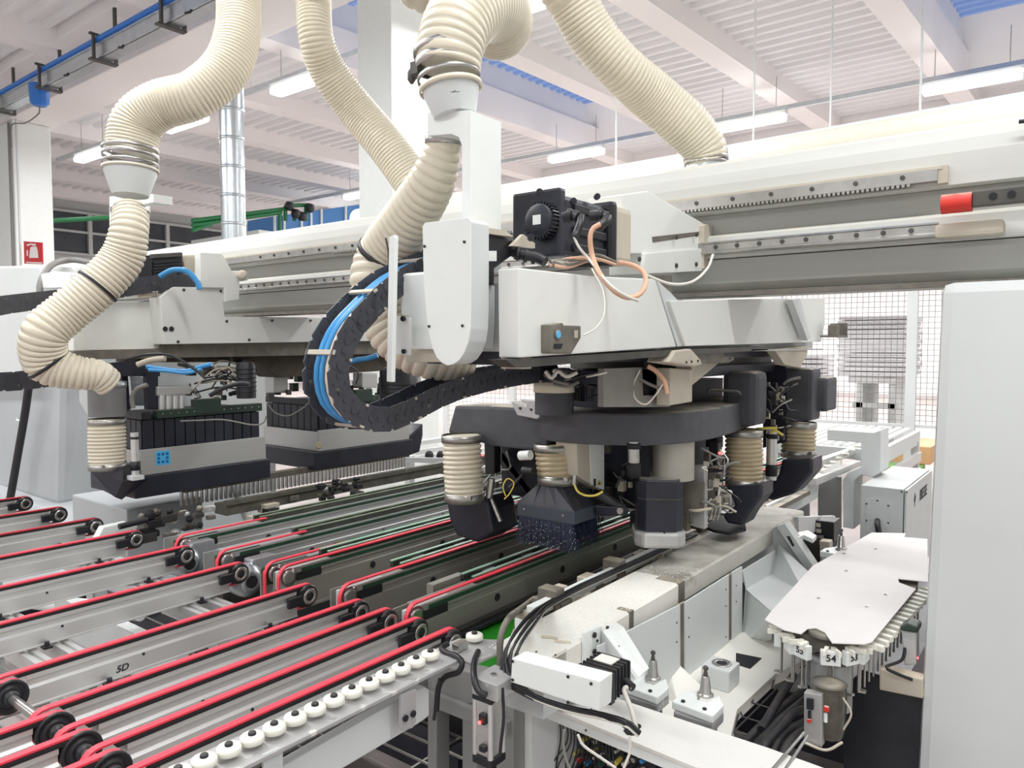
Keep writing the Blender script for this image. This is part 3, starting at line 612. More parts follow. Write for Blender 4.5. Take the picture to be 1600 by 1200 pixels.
for px in (640, 740): p = at(px, 712, X=-4.62); obj('leg', G().box(p.x-.03, p.x+.03, p.y-.03, p.y+.03, 0, p.z), LGREY, t)
# ================= disc roller bar =================
t = thing('roller_bar', 'flat steel bar carrying a row of white disc rollers', 'bar')
obj('mount_plate', G().box(-1.345, -1.235, .4, 1.385, .949, .957, .001), PLATE, t)
g0 = G(); g0.lathe([(.020, 0), (.0235, .002), (.0235, .011), (.022, .015), (.008, .0165)], (0, 0, 0), Z1, 28); dm = mesh(g0, 'disc_roller', NYLON)
g1 = G(); g1.lathe([(.008, 0), (.008, .004), (.0065, .006), (.004, .006)], (0, 0, .0165), Z1, 12); hm = mesh(g1, 'hub_bolt', BLACK)
def disc(p, par):
    o = bpy.data.objects.new('disc_roller', dm); C.objects.link(o); o.parent = par; o.location = p
    h = bpy.data.objects.new('hub_bolt', hm); C.objects.link(h); h.parent = o
for k in range(19): disc((-1.287, 1.336-.0507*k, .965), t)
g = G()
for y in (1.24, 1.0, .72): g.bolt((-1.252, y, .957), Z1, .008, .002)
obj('plate_screw', g, PLATE, t)
obj('hanger_plate', G().pX([(626, 1086), (650, 1076), (650, 1128), (645, 1137), (630, 1142), (626, 1136)], -1.235, .006), PLATE, t)
g = G(); g.bolt(at(633, 1122, X=-1.234), X1, .008, .004); g.bolt(at(645, 1115, X=-1.234), X1, .008, .004); obj('hanger_bolt', g, BLACK, t)
obj('foot_plate', G().pX([(412, 1180), (442, 1166), (442, 1230), (412, 1240)], -1.24, .006), GREY, t)
t = thing('roller_plate', 'short steel plate with a single white disc roller beyond the bar', 'plate')
obj('mount_plate', G().xy([(-1.34, 1.4), (-1.2, 1.4), (-1.19, 1.56), (-1.25, 1.56), (-1.34, 1.5)], .944, .950), PLATE, t)
disc((-1.29, 1.51, .956), t)
obj('sensor_block', G().pZ([(706, 1005), (722, 998), (732, 1001), (716, 1009)], .972, .02, .002), STEEL, t)
obj('channel_beam', G().pX([(400, 1222), (626, 1092), (652, 1078), (664, 1073), (671, 1078), (671, 1118), (664, 1124), (652, 1132), (500, 1222), (440, 1260)], -1.27, .03, .004), LGREY, label='white steel channel beam below the disc roller bar', cat='beam')
g = G(); g.tube([at(700, 1006, D=1.98), at(690, 1012, D=1.96), at(697, 1020, D=1.93), at(712, 1025, D=1.9), at(722, 1035, D=1.88), at(716, 1050, D=1.88), at(695, 1058, D=1.9), at(685, 1075, D=1.9), at(682, 1110, D=1.9)], .0075, 10)
obj('corrugated_cable', g, BCABLE, label='black corrugated cable looping beside the last disc roller', cat='cable')
# pneumatic cylinder
t = thing('pneumatic_cylinder', 'upright aluminium pneumatic cylinder with red status light', 'cylinder')
c = at(764, 1080, D=1.84); cx, cy = c.x, c.y
zt = at(764, 1090, D=1.84).z; zb = at(764, 1178, D=1.84).z; ztt = at(764, 1055, D=1.84).z
obj('barrel', G().box(cx-.026, cx+.026, cy-.026, cy+.026, zb, zt, .006), ALU2, t)
for sx in (-1, 1):
    for sy in (-1, 1): obj('tie_tube', G().cyl((cx+sx*.024, cy+sy*.024, zb), (cx+sx*.024, cy+sy*.024, zt), .0075, 8), ALU, t)
obj('end_cap', G().box(cx-.03, cx+.03, cy-.03, cy+.03, zb-.022, zb, .004), BLACK, t)
obj('head_cap', G().box(cx-.03, cx+.03, cy-.03, cy+.03, zt, zt+.012, .003), BLACK, t)
obj('head_block', G().box(cx-.03, cx+.05, cy-.03, cy+.06, zt+.012, ztt, .003), PLATE, t)
obj('piston_rod', G().cyl((cx+.008, cy+.008, ztt-.01), (cx+.008, cy+.008, .944), .008, 14), STEEL, t)
obj('sensor', G().box(cx+.0, cx+.018, cy-.04, cy-.026, zt-.05, zt-.025, .002).box(cx-.0, cx+.018, cy-.04, cy-.026, zb+.02, zb+.035, .002), BLACK, t)
obj('status_light', G().lathe([(.003, -.002), (.004, 0), (.003, .004)], (cx+.006, cy-.043, zt-.045), Z1, 8), LED, t)
g = G(); g.tube([at(747, 1018, D=1.95), at(741, 1035, D=1.88), at(741, 1060, D=1.82), at(748, 1080, D=1.8), at(760, 1086, D=1.79)], .008, 10)
obj('corrugated_cable', g, BCABLE, label='black corrugated cable hanging beside the pneumatic cylinder rod', cat='cable')
g = G(); g.tube([at(785, 1075, D=1.8), at(787, 1120, D=1.8), at(783, 1160, D=1.8), at(781, 1180, D=1.8)], .004, 6); g.tube([at(687, 1060, D=1.88), at(683, 1090, D=1.88), at(678, 1125, D=1.88)], .004, 6)
obj('thin_cable', g, BCABLE, label='thin black cables hanging near the pneumatic cylinder', cat='cable', kind='stuff')
# machine base behind the cylinder
t = thing('welded_frame', 'grey welded machine base with dark openings behind the cylinder', 'frame')
Yb = 1.62
for pp, n in (([(668, 1035), (785, 1062), (785, 1100), (668, 1100)], 'front_plate'), ([(668, 1095), (682, 1095), (682, 1215), (668, 1215)], 'post'), ([(716, 1100), (745, 1108), (745, 1215), (722, 1215), (722, 1125)], 'post'), ([(775, 1060), (802, 1070), (802, 1215), (775, 1215)], 'post')):
    obj(n, G().pY(pp, Yb, .06, .004), BASEG, t)
obj('top_plate', G().box(-1.75, -1.25, 1.6, 2.6, .66, .7), BASEG, t)
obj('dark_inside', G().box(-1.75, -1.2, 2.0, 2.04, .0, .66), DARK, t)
obj('green_tray', G().xy([(-1.60, 1.66), (-1.36, 1.66), (-1.36, 4.4), (-1.60, 4.4)], .782, .79), GREENF, label='bright green tray between the nearest feed rail and the front bed', cat='tray')
t = thing('guide_bar', 'dark steel guide bar with cables beside the green tray', 'bar')
obj('bar_body', G().box(-1.625, -1.60, 1.65, 4.8, .78, .82), DSTEEL, t)
obj('cable_run', G().tube([(-1.60, 1.62, .80), (-1.585, 2.2, .81), (-1.6, 3.0, .81), (-1.59, 4, .81)], .011, 8), BCABLE, t)
obj('rail_shade_block', G().box(-3.2, -1.62, 2.3, 5.4, .0, .766), DARK, label='dark block added as shade and support beneath the feed rails', cat='bed')  # added dark block, keeps the space under the rails dark and carries them
g = G()
for k in range(12): g.cyl((-1.75+k*.06, .9, .12), (-1.75+k*.06, 1.62, .12), .003, 4)
for k in range(12): g.cyl((-1.75, .95+k*.06, .12), (-1.05, .95+k*.06, .12), .003, 4)
obj('wire_grid', g, STEEL, label='steel wire grid near the floor below the roller bar', cat='grid', kind='stuff')
for i, y in enumerate((1.05, 1.25)): obj('floor_rail', G().box(-2.2, -.9, y, y+.03, .2, .24), STEEL, label='slotted steel rail across the floor, ' + ['nearer', 'farther'][i] + ' of the two below the roller bar', cat='rail')
obj('red_bar', G().box(-1.6, -1.4, 1.1, 1.3, .02, .08), REDP, label='red painted piece on the floor below the roller bar', cat='block')
# ================= MIDDLE CARRIAGE =================
XA = -1.04
t = thing('carriage_arm', 'white boxy carriage arm of the middle carriage passing under the beam', 'carriage')
obj('side_cover', G().pX([(810, 418), (925, 431), (1024, 436), (1057, 542), (811, 559)], XA, .06, .004), WHITE, t)
obj('rear_cover', G().pX([(1046, 470), (1289, 465), (1289, 505), (1283, 534), (1200, 537), (1072, 541)], XA, .06, .003), WHITE, t)
obj('link_cover', G().pX([(1026, 437), (1046, 455), (1060, 470), (1076, 540), (1059, 542)], XA-.012, .05, .002), LGREY, t)
obj('arm_core', G().box(-1.40, -1.11, 1.46, 3.95, 1.735, 1.905), GREY, t)
obj('slide_rail', G().pX([(790, 562), (1052, 546), (1200, 541), (1200, 547), (1052, 556), (822, 574), (806, 574)], XA-.005, .05), DSTEEL, t)
obj('rail_end', G().box(-1.11, -1.05, 1.40, 1.44, 1.695, 1.722), BEIGE, t)
obj('bright_edge', G().box(-1.06, -1.045, 2.9, 3.9, 1.728, 1.735), STEEL, t)
obj('core_plate', G().box(-1.45, -1.14, 1.5, 3.95, 1.70, 1.735), NAVY, t)
obj('end_fin', G().pX([(1238, 468), (1250, 466), (1267, 528), (1262, 532)], -1.0, .03), LGREY, t)
obj('end_bracket', G().box(-1.02, -.94, 3.75, 3.93, 1.79, 1.80).box(-1.02, -.94, 3.92, 3.93, 1.79, 1.86).box(-1.0, -.96, 3.8, 3.86, 1.80, 1.85, .004), TAUPE, t)
t = thing('beam_slide_bracket', 'white triangular slide bracket clamping the middle carriage to the beam', 'bracket')
XB = -1.13
obj('bracket_body', G().pX([(972, 304), (1012, 298), (1020, 303), (1101, 350), (1108, 356), (1108, 420), (1100, 423), (1003, 427), (1003, 396), (972, 396)], XB, .12, .003), WHITE, t)
obj('bracket_slot', G().pX([(1019, 370), (1100, 361), (1100, 367), (1020, 379)], XB+.001, .004), TAUPE, t)
obj('bottom_plate', G().pX([(1008, 396), (1100, 388), (1104, 423), (1003, 428)], XB+.012, .012, .002), WHITE, t)
g = G()
for p in ((1056, 371), (1087, 367), (1056, 415), (1087, 413), (998, 405)): g.bolt(at(*p, X=XB+.012), X1, .008, .005)
obj('bracket_bolt', g, DSTEEL, t)
obj('wiper_block', G().pX([(1103, 350), (1114, 352), (1113, 366), (1117, 384), (1115, 400), (1105, 422), (1099, 420), (1100, 352)], XB+.02, .04, .003), BEIGE, t)
obj('side_lug', G().pX([(1025, 430), (1050, 430), (1050, 470), (1025, 466)], XB+.03, .04), TAUPE, t)
# servo motor
t = thing('servo_motor', 'black servo motor with a round finned encoder on the middle carriage', 'motor')
XM = -1.13; y0 = 1.67; y1 = 1.92
zt = at(870, 300, X=XM).z; zb = at(870, 397, X=XM).z
obj('motor_body', G().box(XM-.13, XM, y0, y1, zb, zt, .014), NAVY, t)
g = G()
for z in (zb+.025, (zb+zt)/2-.01, zt-.03): g.box(XM-.004, XM+.008, y0+.07, y1-.005, z-.012, z+.012, .004)
obj('body_rib', g, BLACK, t)
obj('front_flange', G().box(XM-.145, XM+.012, y0-.012, y0+.02, zb-.006, zt+.012, .008), NAVY, t)
obj('rear_flange', G().box(XM-.15, XM+.02, y1, y1+.035, zb-.01, zt+.016, .012), BLACK, t)
obj('gear_flange', G().box(XM-.15, XM+.012, y1+.035, 2.06, zb-.0, zt+.01, .02), BEIGE, t)
ce_ = Vector((at(845, 345, Y=y0-.03).x, y0-.012, at(845, 345, Y=y0-.03).z))
obj('encoder_cap', G().lathe([(.042, 0), (.044, -.005), (.044, -.03), (.04, -.034), (.012, -.035)], ce_, Y1, 28), NAVY, t)
g = G()
for k in range(30):
    a = 2*pi*k/30; d = Vector((cos(a), 0, sin(a))); s_ = Vector((-sin(a), 0, cos(a))); q = ce_+d*.043
    g.ex([q-s_*.002, q+s_*.002, q+s_*.002+d*.008, q-s_*.002+d*.008], (0, -.028, 0))
obj('cooling_fin', g, NAVY, t, kind='stuff')
obj('name_plate', G().box(ce_.x-.013, ce_.x+.012, ce_.y-.037, ce_.y-.035, ce_.z-.012, ce_.z+.013), CLEAN, t)
g = G()
for a, b in ((895, 315), (932, 308), (898, 385), (829, 372), (842, 301)): g.bolt(at(a, b, X=XM+.012), (.6, -.6, 0), .009, .012)
obj('flange_bolt', g, BLACK, t)
g = G(); g.tube([at(880, 340, D=1.93), at(893, 336, D=1.92), at(905, 340, D=1.9)], .014, 12); g.ring(at(890, 337, D=1.92), (1, .5, 0), .0145, .01, .004, 14); g.tube([at(908, 338, D=1.9), at(906, 350, D=1.88), at(900, 366, D=1.87), at(896, 372, D=1.86)], .010, 12)
g.tube([at(922, 338, D=1.93), at(940, 337, D=1.92), at(952, 340, D=1.9)], .014, 12); g.ring(at(938, 337, D=1.92), (1, .5, 0), .0145, .012, .004, 14); g.tube([at(950, 340, D=1.9), at(945, 347, D=1.88), at(936, 354, D=1.87)], .012, 12)
obj('plug_connector', g, BLACK, t)
dX = 1.86
def cab(lb, pp, r, m, d=dX, name='cable'):
    return obj(name, G().tube([at(p[0], p[1], D=p[2] if len(p) > 2 else d) for p in pp], r, 8), m, label=lb, cat='cable')
cab('peach coloured power cable looping below the black servo motor', [(938, 350), (926, 358), (922, 375), (927, 405), (940, 432, 1.8), (960, 455, 1.78), (982, 465, 1.8), (1000, 459, 1.84), (1009, 442, 1.88), (1005, 425, 1.92), (990, 415, 1.95), (968, 410, 1.98)], .0065, PINK)
cab('grey signal cable following the peach power cable', [(897, 370), (905, 387), (922, 407), (950, 442, 1.77), (975, 461, 1.76), (997, 470, 1.79)], .0035, WCABLE)
cab('grey cable arching from the bracket end to the arm top', [(975, 412, 1.98), (1015, 432, 1.99), (1050, 444, 2.02), (1082, 440, 2.1), (1105, 420, 2.18), (1114, 398, 2.22)], .004, WCABLE)
cab('thin white cable running down to the pressure regulator', [(925, 420, 1.84), (942, 455, 1.74), (944, 490, 1.7), (932, 512, 1.68), (912, 524, 1.66)], .0022, WCABLE)
t = thing('cable_nest', 'dirty coil of cables lying on the arm below the servo motor', 'cable')
for k in range(9):
    o_ = random.uniform(-4, 4); obj('cable', G().tube([at(858+k, 412+o_, D=1.88), at(890, 404+k*1.6, D=1.9), at(930, 402+o_, D=1.93+.01*k), at(962, 412+o_*.6, D=1.98)], .0045, 6), random.choice([TAUPE, BEIGE, GCABLE, PINK]), t)
t = thing('servo_motor', 'black rectangular servo motor behind the rounded white cover', 'motor')
obj('motor_body', G().pX([(756, 362), (800, 374), (806, 380), (806, 396), (773, 420), (773, 446), (756, 444)], -1.16, .12, .006), BLACK, t)
obj('name_plate', G().pX([(762, 392), (776, 392), (776, 408), (763, 408)], -1.158, .002), CLEAN, t)
obj('top_cover', G().pX([(756, 355), (790, 360), (802, 370), (756, 364)], -1.15, .1), BEIGE, t)
g = G(); g.tube([at(798, 392, D=1.9), at(815, 398, D=1.88), at(838, 402, D=1.87), at(852, 409, D=1.86)], .013, 12)
for px in (810, 822, 834): g.ring(at(px, 397+(px-810)*.25, D=1.88), (1, .6, -.2), .0135, .008, .003, 14)
obj('plug_connector', g, BLACK, t)
obj('lower_block', G().pX([(757, 444), (773, 447), (773, 500), (770, 545), (757, 545)], -1.17, .1), GREY, t)
obj('white_clip', G().pX([(800, 384), (818, 366), (836, 380), (836, 388)], -1.14, .012), BEIGE, t)
# pressure regulator
t = thing('pressure_regulator', 'dusty pressure regulator with a blue round dial on the white arm', 'regulator')
obj('regulator_body', G().pX([(861, 507), (880, 504), (881, 508), (908, 509), (908, 528), (893, 553), (861, 552)], XA+.03, .03, .004), TAUPE, t)
c = at(871, 523, X=XA+.031); obj('blue_dial', G().lathe([(.0095, 0), (.0095, .004), (.008, .005)], c, X1, 20), STKB, t)
obj('dial_ring', G().lathe([(.0095, 0), (.012, 0), (.012, .003), (.0095, .003)], c, X1, 20, False), TAUPE, t)
g = G(); g.pX([(898, 516), (903, 516), (903, 528), (898, 528)], XA+.032, .002); obj('scale_label', g, BEIGE, t)
g = G(); g.pX([(866, 537), (880, 537), (877, 545), (866, 545)], XA+.0315, .002); obj('port', g, DARK, t)
# rounded cover
t = thing('rounded_cover', 'tall white tombstone shaped cover at the front of the middle carriage', 'cover')
tb = [(660, 354), (664, 348), (731, 340), (735, 345), (735, 480), (734, 515), (731, 535), (725, 551), (717, 563), (708, 569), (699, 571), (690, 567), (682, 558), (675, 543), (670, 520), (666, 490), (662, 440)]
obj('cover_body', G().pY([(p[0]+(1 if p[0] < 700 else -1), p[1]+(1 if p[1] < 400 else -1)) for p in tb], 1.304, .07, .003), LGREY, t)
obj('front_plate', G().pY(tb, 1.30, .004, .001), CLEAN, t)
g = G()
for p in ((664, 385), (726, 378), (671, 510), (723, 509)): g.bolt(at(*p, Y=1.30), -Y1, .0035, .003)
obj('cover_screw', g, OLIVE, t)
t = thing('chain_mount', 'white mounting plate with a long vertical bar left of the rounded cover', 'bracket')
obj('rounded_plate', G().pY([(625, 434), (629, 427), (665, 424), (690, 424), (690, 546), (642, 546), (640, 495), (626, 493)], 1.38, .04, .008), CLEAN, t)
obj('flange_plate', G().pY([(612, 493), (641, 496), (640, 555), (612, 552)], 1.34, .006, .001), WHITE, t)
obj('vertical_bar', G().pY([(608, 370), (615, 367), (617, 371), (612, 597), (604, 596)], 1.27, .012, .001), CLEAN, t)
g = G(); g.bolt(at(631, 498, Y=1.335), -Y1, .007, .006); g.bolt(at(632, 549, Y=1.335), -Y1, .006, .006); obj('mount_bolt', g, BLACK, t)
obj('black_strip', G().rod([at(603, 372, Y=1.3), at(607, 392, Y=1.3), at(608, 412, Y=1.3)], .0025, 5), BLACK, t)
obj('bottom_bracket', G().pY([(630, 552), (640, 545), (690, 546), (705, 560), (690, 566), (634, 566)], 1.40, .1, .003), BEIGE, t)
# energy chains
def chain(lb, pp, X, wd, pitch, hgt, bars, xoff=.1):
    t = thing('energy_chain', lb, 'chain'); pts = [at(a, b, X=X) for a, b in pp]
    P, _ = spline(pts, [1]*len(pts), 200); L = sum((b-a).length for a, b in zip(P, P[1:])); n = int(L/pitch)
    P, _ = spline(pts, [1]*len(pts), n); h = hgt/2; me = None
    for k in range(n):
        a, b = P[k], P[k+1]; d = (b-a).normalized(); u = Vector((0, -d.z, d.y)); c = (a+b)/2
        if me is None:
            g = G(); l = pitch*.62
            for x0 in (0,):
                e_ = pitch*.60; c_ = h*.38; lp = [(-e_, -h+c_), (-e_+c_*.8, -h), (e_-c_*.8, -h), (e_, -h+c_), (e_, h-c_), (e_-c_*.8, h), (-e_+c_*.8, h), (-e_, h-c_)]
                g.yz(lp, x0-.005, x0, .001)
                g.yz([(-l*.5, -h*.2), (-l*.2, -h*.2), (-l*.2, h*.2), (-l*.5, h*.2)], x0, x0+.002)
                g.cyl((x0, l*.62, 0), (x0+.003, l*.62, 0), h*.28, 10); g.cyl((x0, l*.1, -h*.55), (x0+.002, l*.1, -h*.55), h*.1, 6); g.cyl((x0, l*.1, h*.55), (x0+.002, l*.1, h*.55), h*.1, 6)
            me = mesh(g, 'chain_link', CHAINM)
        for xo in (0, -wd):
          o = bpy.data.objects.new('chain_link', me); C.objects.link(o); o.parent = t
          o.matrix_local = Matrix.Translation(c+Vector((.0015*(k % 2)+xo, 0, 0))) @ Matrix(((1, 0, 0), (0, d.y, u.y), (0, d.z, u.z))).to_4x4()
        if k % 3 == 0:
            q = c-u*h*bars*.95 if bars else c
            for sg in ((-1,) if bars else ()):
                obj('cross_bar', G().ex([q+Vector((.004, 0, 0))-d*.006, q+Vector((.004, 0, 0))+d*.006, q+Vector((.004, 0, 0))+d*.006+u*.006, q+Vector((.004, 0, 0))-d*.006+u*.006], (-wd-.01, 0, 0)), BEIGE, t)
                obj('bar_clip', G().cyl(c+u*h*.85*bars+Vector((0, 0, 0)), c+u*h*.85*bars+Vector((.004, 0, 0)), .004, 8), BEIGE, t)
    return P
CH = [(745, 388), (690, 410), (650, 428), (620, 445), (582, 480), (548, 520), (530, 568), (529, 603), (541, 633), (568, 651), (608, 656), (650, 639), (700, 614), (760, 596), (830, 584), (870, 582)]
P = chain('thick black energy chain curving in a loop left of the middle carriage', CH, -1.42, .095, .062, .064, 1)
for k, (xo, m, r, lb, uo) in enumerate(((-.062, BLUE, .009, 'thicker bright blue hose inside the curved energy chain', .2), (-.04, BLUE, .007, 'thinner light blue hose inside the curved energy chain', .25), (-.024, PINK, .006, 'peach cable inside the curved energy chain', .2), (-.014, WCABLE, .005, 'pale grey cable inside the curved energy chain', .3))):
    Q, _ = spline([at(a, b, X=-1.42) for a, b in CH], [1]*len(CH), 60); R_ = []
    for i, q in enumerate(Q):
        d = (Q[min(i+1, 60)]-Q[max(i-1, 0)]).normalized(); u = Vector((0, -d.z, d.y)); R_.append(q-u*.031*uo*2+Vector((xo, 0, 0)))
    obj('hose', G().sweep(R_, [r]*61, 8), m, label=lb, cat='hose')
CL = [(318, 452), (290, 440), (262, 440), (200, 450), (130, 462), (60, 470), (0, 478), (-60, 495), (-95, 540), (-60, 585), (0, 597), (50, 594), (90, 588)]
chain('black energy chain running left from the far left carriage', CL, -3.95, .1, .075, .085, 0)
cab('blue hose arching out of the left energy chain', [(250, 432, 3.9), (270, 422, 3.9), (292, 424, 3.9), (308, 440, 3.9), (312, 452, 3.9)], .015, BLUE, name='hose')
# ================= MIDDLE HEAD =================
t = thing('machining_head', 'dark machining head body packed with fittings under the middle arm', 'head')
obj('light_block_plate', G().box(-1.62, -1.16, 2.0, 3.75, 1.63, 1.67), NAVY, t)  # dark plate added to block light under the arm
obj('hanger', G().box(-1.5, -1.2, 2.3, 3.6, 1.66, 1.70), DSTEEL, t)
obj('filler_block', G().box(-1.66, -1.34, 2.55, 3.35, 1.12, 1.60), NAVY, t)  # dark filler added inside the head to stop light coming through
obj('filler_block', G().box(-1.9, -1.66, 2.4, 2.95, 1.14, 1.42), NAVY, t)
obj('filler_block', G().pY([(1192, 570), (1228, 570), (1228, 690), (1192, 700)], 3.55, .1), NAVY, t)
obj('finned_motor', G().lathe([(.09, 0), (.09, .11)], at(935, 625, D=2.75), Z1, 20), NAVY, t)
g = G(); c = at(935, 625, D=2.75)
for k in range(20):
    a = 2*pi*k/20; g.cyl(c+Vector((cos(a)*.09, sin(a)*.09, 0)), c+Vector((cos(a)*.09, sin(a)*.09, .11)), .005, 4)
obj('motor_fin', g, BLACK, t, kind='stuff')
obj('grey_plate', G().pX([(943, 576), (1003, 574), (1005, 618), (1046, 618), (1046, 636), (943, 636)], -1.15, .02), mat('dusty_grey_plate', (140, 138, 132), .6, var=.1), t)
obj('dark_window', G().pX([(1003, 574), (1046, 574), (1046, 618), (1008, 618)], -1.16, .01), DARK, t)
obj('neck_block', G().pX([(1047, 575), (1082, 578), (1082, 628), (1047, 634)], -1.08, .05, .005), BEIGE, t)
obj('neck_gusset', G().pX([(1080, 562), (1132, 560), (1082, 602)], -1.1, .06, .003), BEIGE, t)
obj('clamp_casting', G().pX([(1045, 566), (1056, 548), (1080, 545), (1095, 562), (1098, 570), (1085, 573)], -1.03, .08, .006), BEIGE, t)
obj('casting_plate', G().pX([(1085, 549), (1130, 546), (1132, 556), (1146, 556), (1148, 562), (1140, 567), (1088, 568)], -1.06, .05, .004), TAUPE, t)
obj('casting_plate', G().pX([(1210, 546), (1262, 540), (1262, 552), (1250, 575), (1226, 570)], -1.05, .04, .003), BEIGE, t)
g = G()
for a, b in ((1072, 566), (1080, 565), (1090, 564), (1140, 560)): g.bolt(at(a, b, X=-1.03), X1, .004, .003)
obj('casting_bolt', g, BLACK, t)
random.seed(21)
for k in range(90):
    x = random.uniform(-1.95, -1.25); y = random.uniform(2.45, 3.5); z = random.uniform(1.08, 1.42); a = random.uniform(.01, .03)
    m = random.choice([NAVY, BLACK, DSTEEL, TAUPE, NAVY, BLACK, OLIVE, DSTEEL])
    if k % 3: g = G().box(x-a, x+a, y-a, y+a, z-a, z+a*1.4, .003)
    else: g = G().cyl((x, y, z-a*2), (x+random.uniform(-.03, .03), y, z+a*2), a*.5, 10)
    obj('fitting', g, m, t)
t = thing('hose_tangle', 'tangle of thin hoses and cables around the middle machining head', 'hose')
random.seed(77)
def tang(n, bx_, by, X0, X1_, rr, ms, sag=14):
    for k in range(n):
        a = (random.uniform(*bx_), random.uniform(*by)); b = (a[0]+random.uniform(-38, 38), min(max(a[1]+random.uniform(-30, 30), by[0]), by[1])); X_ = random.uniform(X0, X1_)
        m_ = ((a[0]+b[0])/2+random.uniform(-12, 12), (a[1]+b[1])/2+random.uniform(-sag, sag))
        obj('thin_hose', G().tube([at(*a, Y=X_), at(*m_, Y=X_-.02), at(*b, Y=X_)], random.choice(rr), 5, 9), random.choice(ms), t)
tang(26, (752, 832), (700, 828), 2.38, 2.5, (.003, .004, .006), (BCABLE, GCABLE, BCABLE, STEEL, TAUPE))
tang(22, (1104, 1132), (700, 800), 2.6, 2.72, (.003, .004, .006), (BCABLE, STEEL, GCABLE, BEIGE, WCABLE), 8)
tang(18, (905, 985), (700, 790), 2.5, 2.6, (.003, .004), (BCABLE, GCABLE, TAUPE))
tang(16, (1196, 1226), (590, 680), 3.1, 3.3, (.004, .006), (BCABLE, GCABLE, YEL, BCABLE, STEEL), 8)
tang(14, (840, 940), (578, 600), 1.9, 2.1, (.004, .006), (BCABLE, BCABLE, GCABLE, WCABLE), 6)
for k in range(60):
    px, py = random.choice([(random.uniform(752, 830), random.uniform(690, 825)), (random.uniform(1104, 1130), random.uniform(705, 805)), (random.uniform(1196, 1224), random.uniform(600, 690)), (random.uniform(905, 985), random.uniform(700, 770))])
    p = at(px, py, Y=2.5 if px < 1000 else (2.7 if px < 1150 else 3.3)); a = random.uniform(.005, .014)
    obj('small_fitting', G().box(p.x-a, p.x+a, p.y-a, p.y+a, p.z-a*1.5, p.z+a*1.5, .002), random.choice([STEEL, BLACK, DSTEEL, TAUPE, NAVY, BEIGE]), t)
# hexagonal spindle motor
t = thing('spindle_motor', 'dark octagonal spindle motor with a pale silver end cap', 'spindle')
c = at(1029, 760, D=2.74); k8 = lambda *pr: G().lathe(list(pr), (c.x, c.y, 0), (0, 0, 1), 8)
def oct(r, z0, z1, bev=.003, rx_=1.0, rot=pi/8):
    q = r*.86; h_ = r*.3; va = math.atan2(-c.y, -c.x)+.12; b_ = [(q, -q+h_), (q, q-h_), (q-h_, q), (-q+h_, q), (-q, q-h_), (-q, -q+h_), (-q+h_, -q), (q-h_, -q)]; pts = [(c.x+a*cos(va)-b*sin(va), c.y+a*sin(va)+b*cos(va)) for a, b in b_]; return G().xy(pts, z0, z1, bev)
zA = at(1029, 752, D=2.7).z; zB = at(1029, 828, D=2.7).z; zC_ = at(1029, 858, D=2.66).z
obj('motor_body', oct(.094, zB, zA, .003), NAVY, t)
g = oct(.0955, zA-.06, zA-.056, 0); obj('band_line', g, DSTEEL, t)
obj('end_cap', oct(.106, zC_, zB, .012), ALU2, t)
obj('upper_body', G().lathe([(.075, 0), (.075, .17)], (c.x+.035, c.y+.05, zA), Z1, 24), mat('spindle_grey', (176, 172, 162), .45, .3, var=.1), t); obj('dark_panel', G().box(c.x-.05, c.x-.02, c.y-.045, c.y-.03, zA+.01, zA+.16), DARK, t)
obj('top_plate', oct(.085, zA, zA+.012, .002), DUSTBLK, t)
g = G()
for a in (-.05, .05): g.bolt((c.x+a+.02, c.y-.09, zB+.008), -Y1, .004, .004)
obj('cap_bolt', g, BLACK, t)
t = thing('guard_bracket', 'taupe guard bracket with dark scorch marks right of the octagonal motor', 'bracket')
obj('guard_plate', G().pY([(1061, 754), (1100, 754), (1099, 800), (1072, 803), (1061, 798)], 2.62, .01, .002), TAUPE, t)
obj('aluminium_bar', G().pY([(1082, 727), (1101, 727), (1101, 827), (1082, 823)], 2.66, .03, .003), ALU2, t)
obj('lower_leg', G().pY([(1062, 800), (1074, 800), (1074, 830), (1062, 828)], 2.64, .03), TAUPE, t)
obj('side_box', G().pY([(1103, 730), (1122, 730), (1122, 790), (1103, 795)], 2.8, .06, .004), TAUPE, t)
for a in (1116, 1122, 1110): obj('air_fitting', G().tube([at(a, 780, Y=2.75), at(a+3, 795, Y=2.73), at(a-2, 812, Y=2.74)], .006, 8), STEEL, t)
t = thing('drive_amplifier', 'pale heat sink box with a yellow warning triangle under the manifold', 'box')
obj('box_body', G().pX([(901, 690), (944, 692), (944, 757), (938, 766), (903, 744)], -1.43, .09, .003), BEIGE, t)
for k in range(7): obj('fin', G().pY([(898+k*3.6, 692), (899.6+k*3.6, 692), (900.6+k*3.6, 742+k*3), (899+k*3.6, 741+k*3)], 2.34, .02), BEIGE, t)
obj('face_plate', G().pX([(922, 691), (944, 692), (944, 766), (924, 757)], -1.425, .004), CLEAN, t)
obj('warning_triangle', G().pX([(933, 758), (941, 758), (937, 750)], -1.42, .002), YEL, t)
g = G(); g.pX([(936, 757), (937.4, 757), (937.6, 755), (938.3, 755), (937.2, 752), (937.2, 754), (936.4, 754.4)], -1.418, .002); obj('warning_bolt_mark', g, INK, t)
obj('port', G().pX([(928, 748), (931, 748), (931, 760), (928, 759)], -1.4235, .002).bolt(at(930, 692.5, X=-1.424), X1, .003, .001), DARK, t)
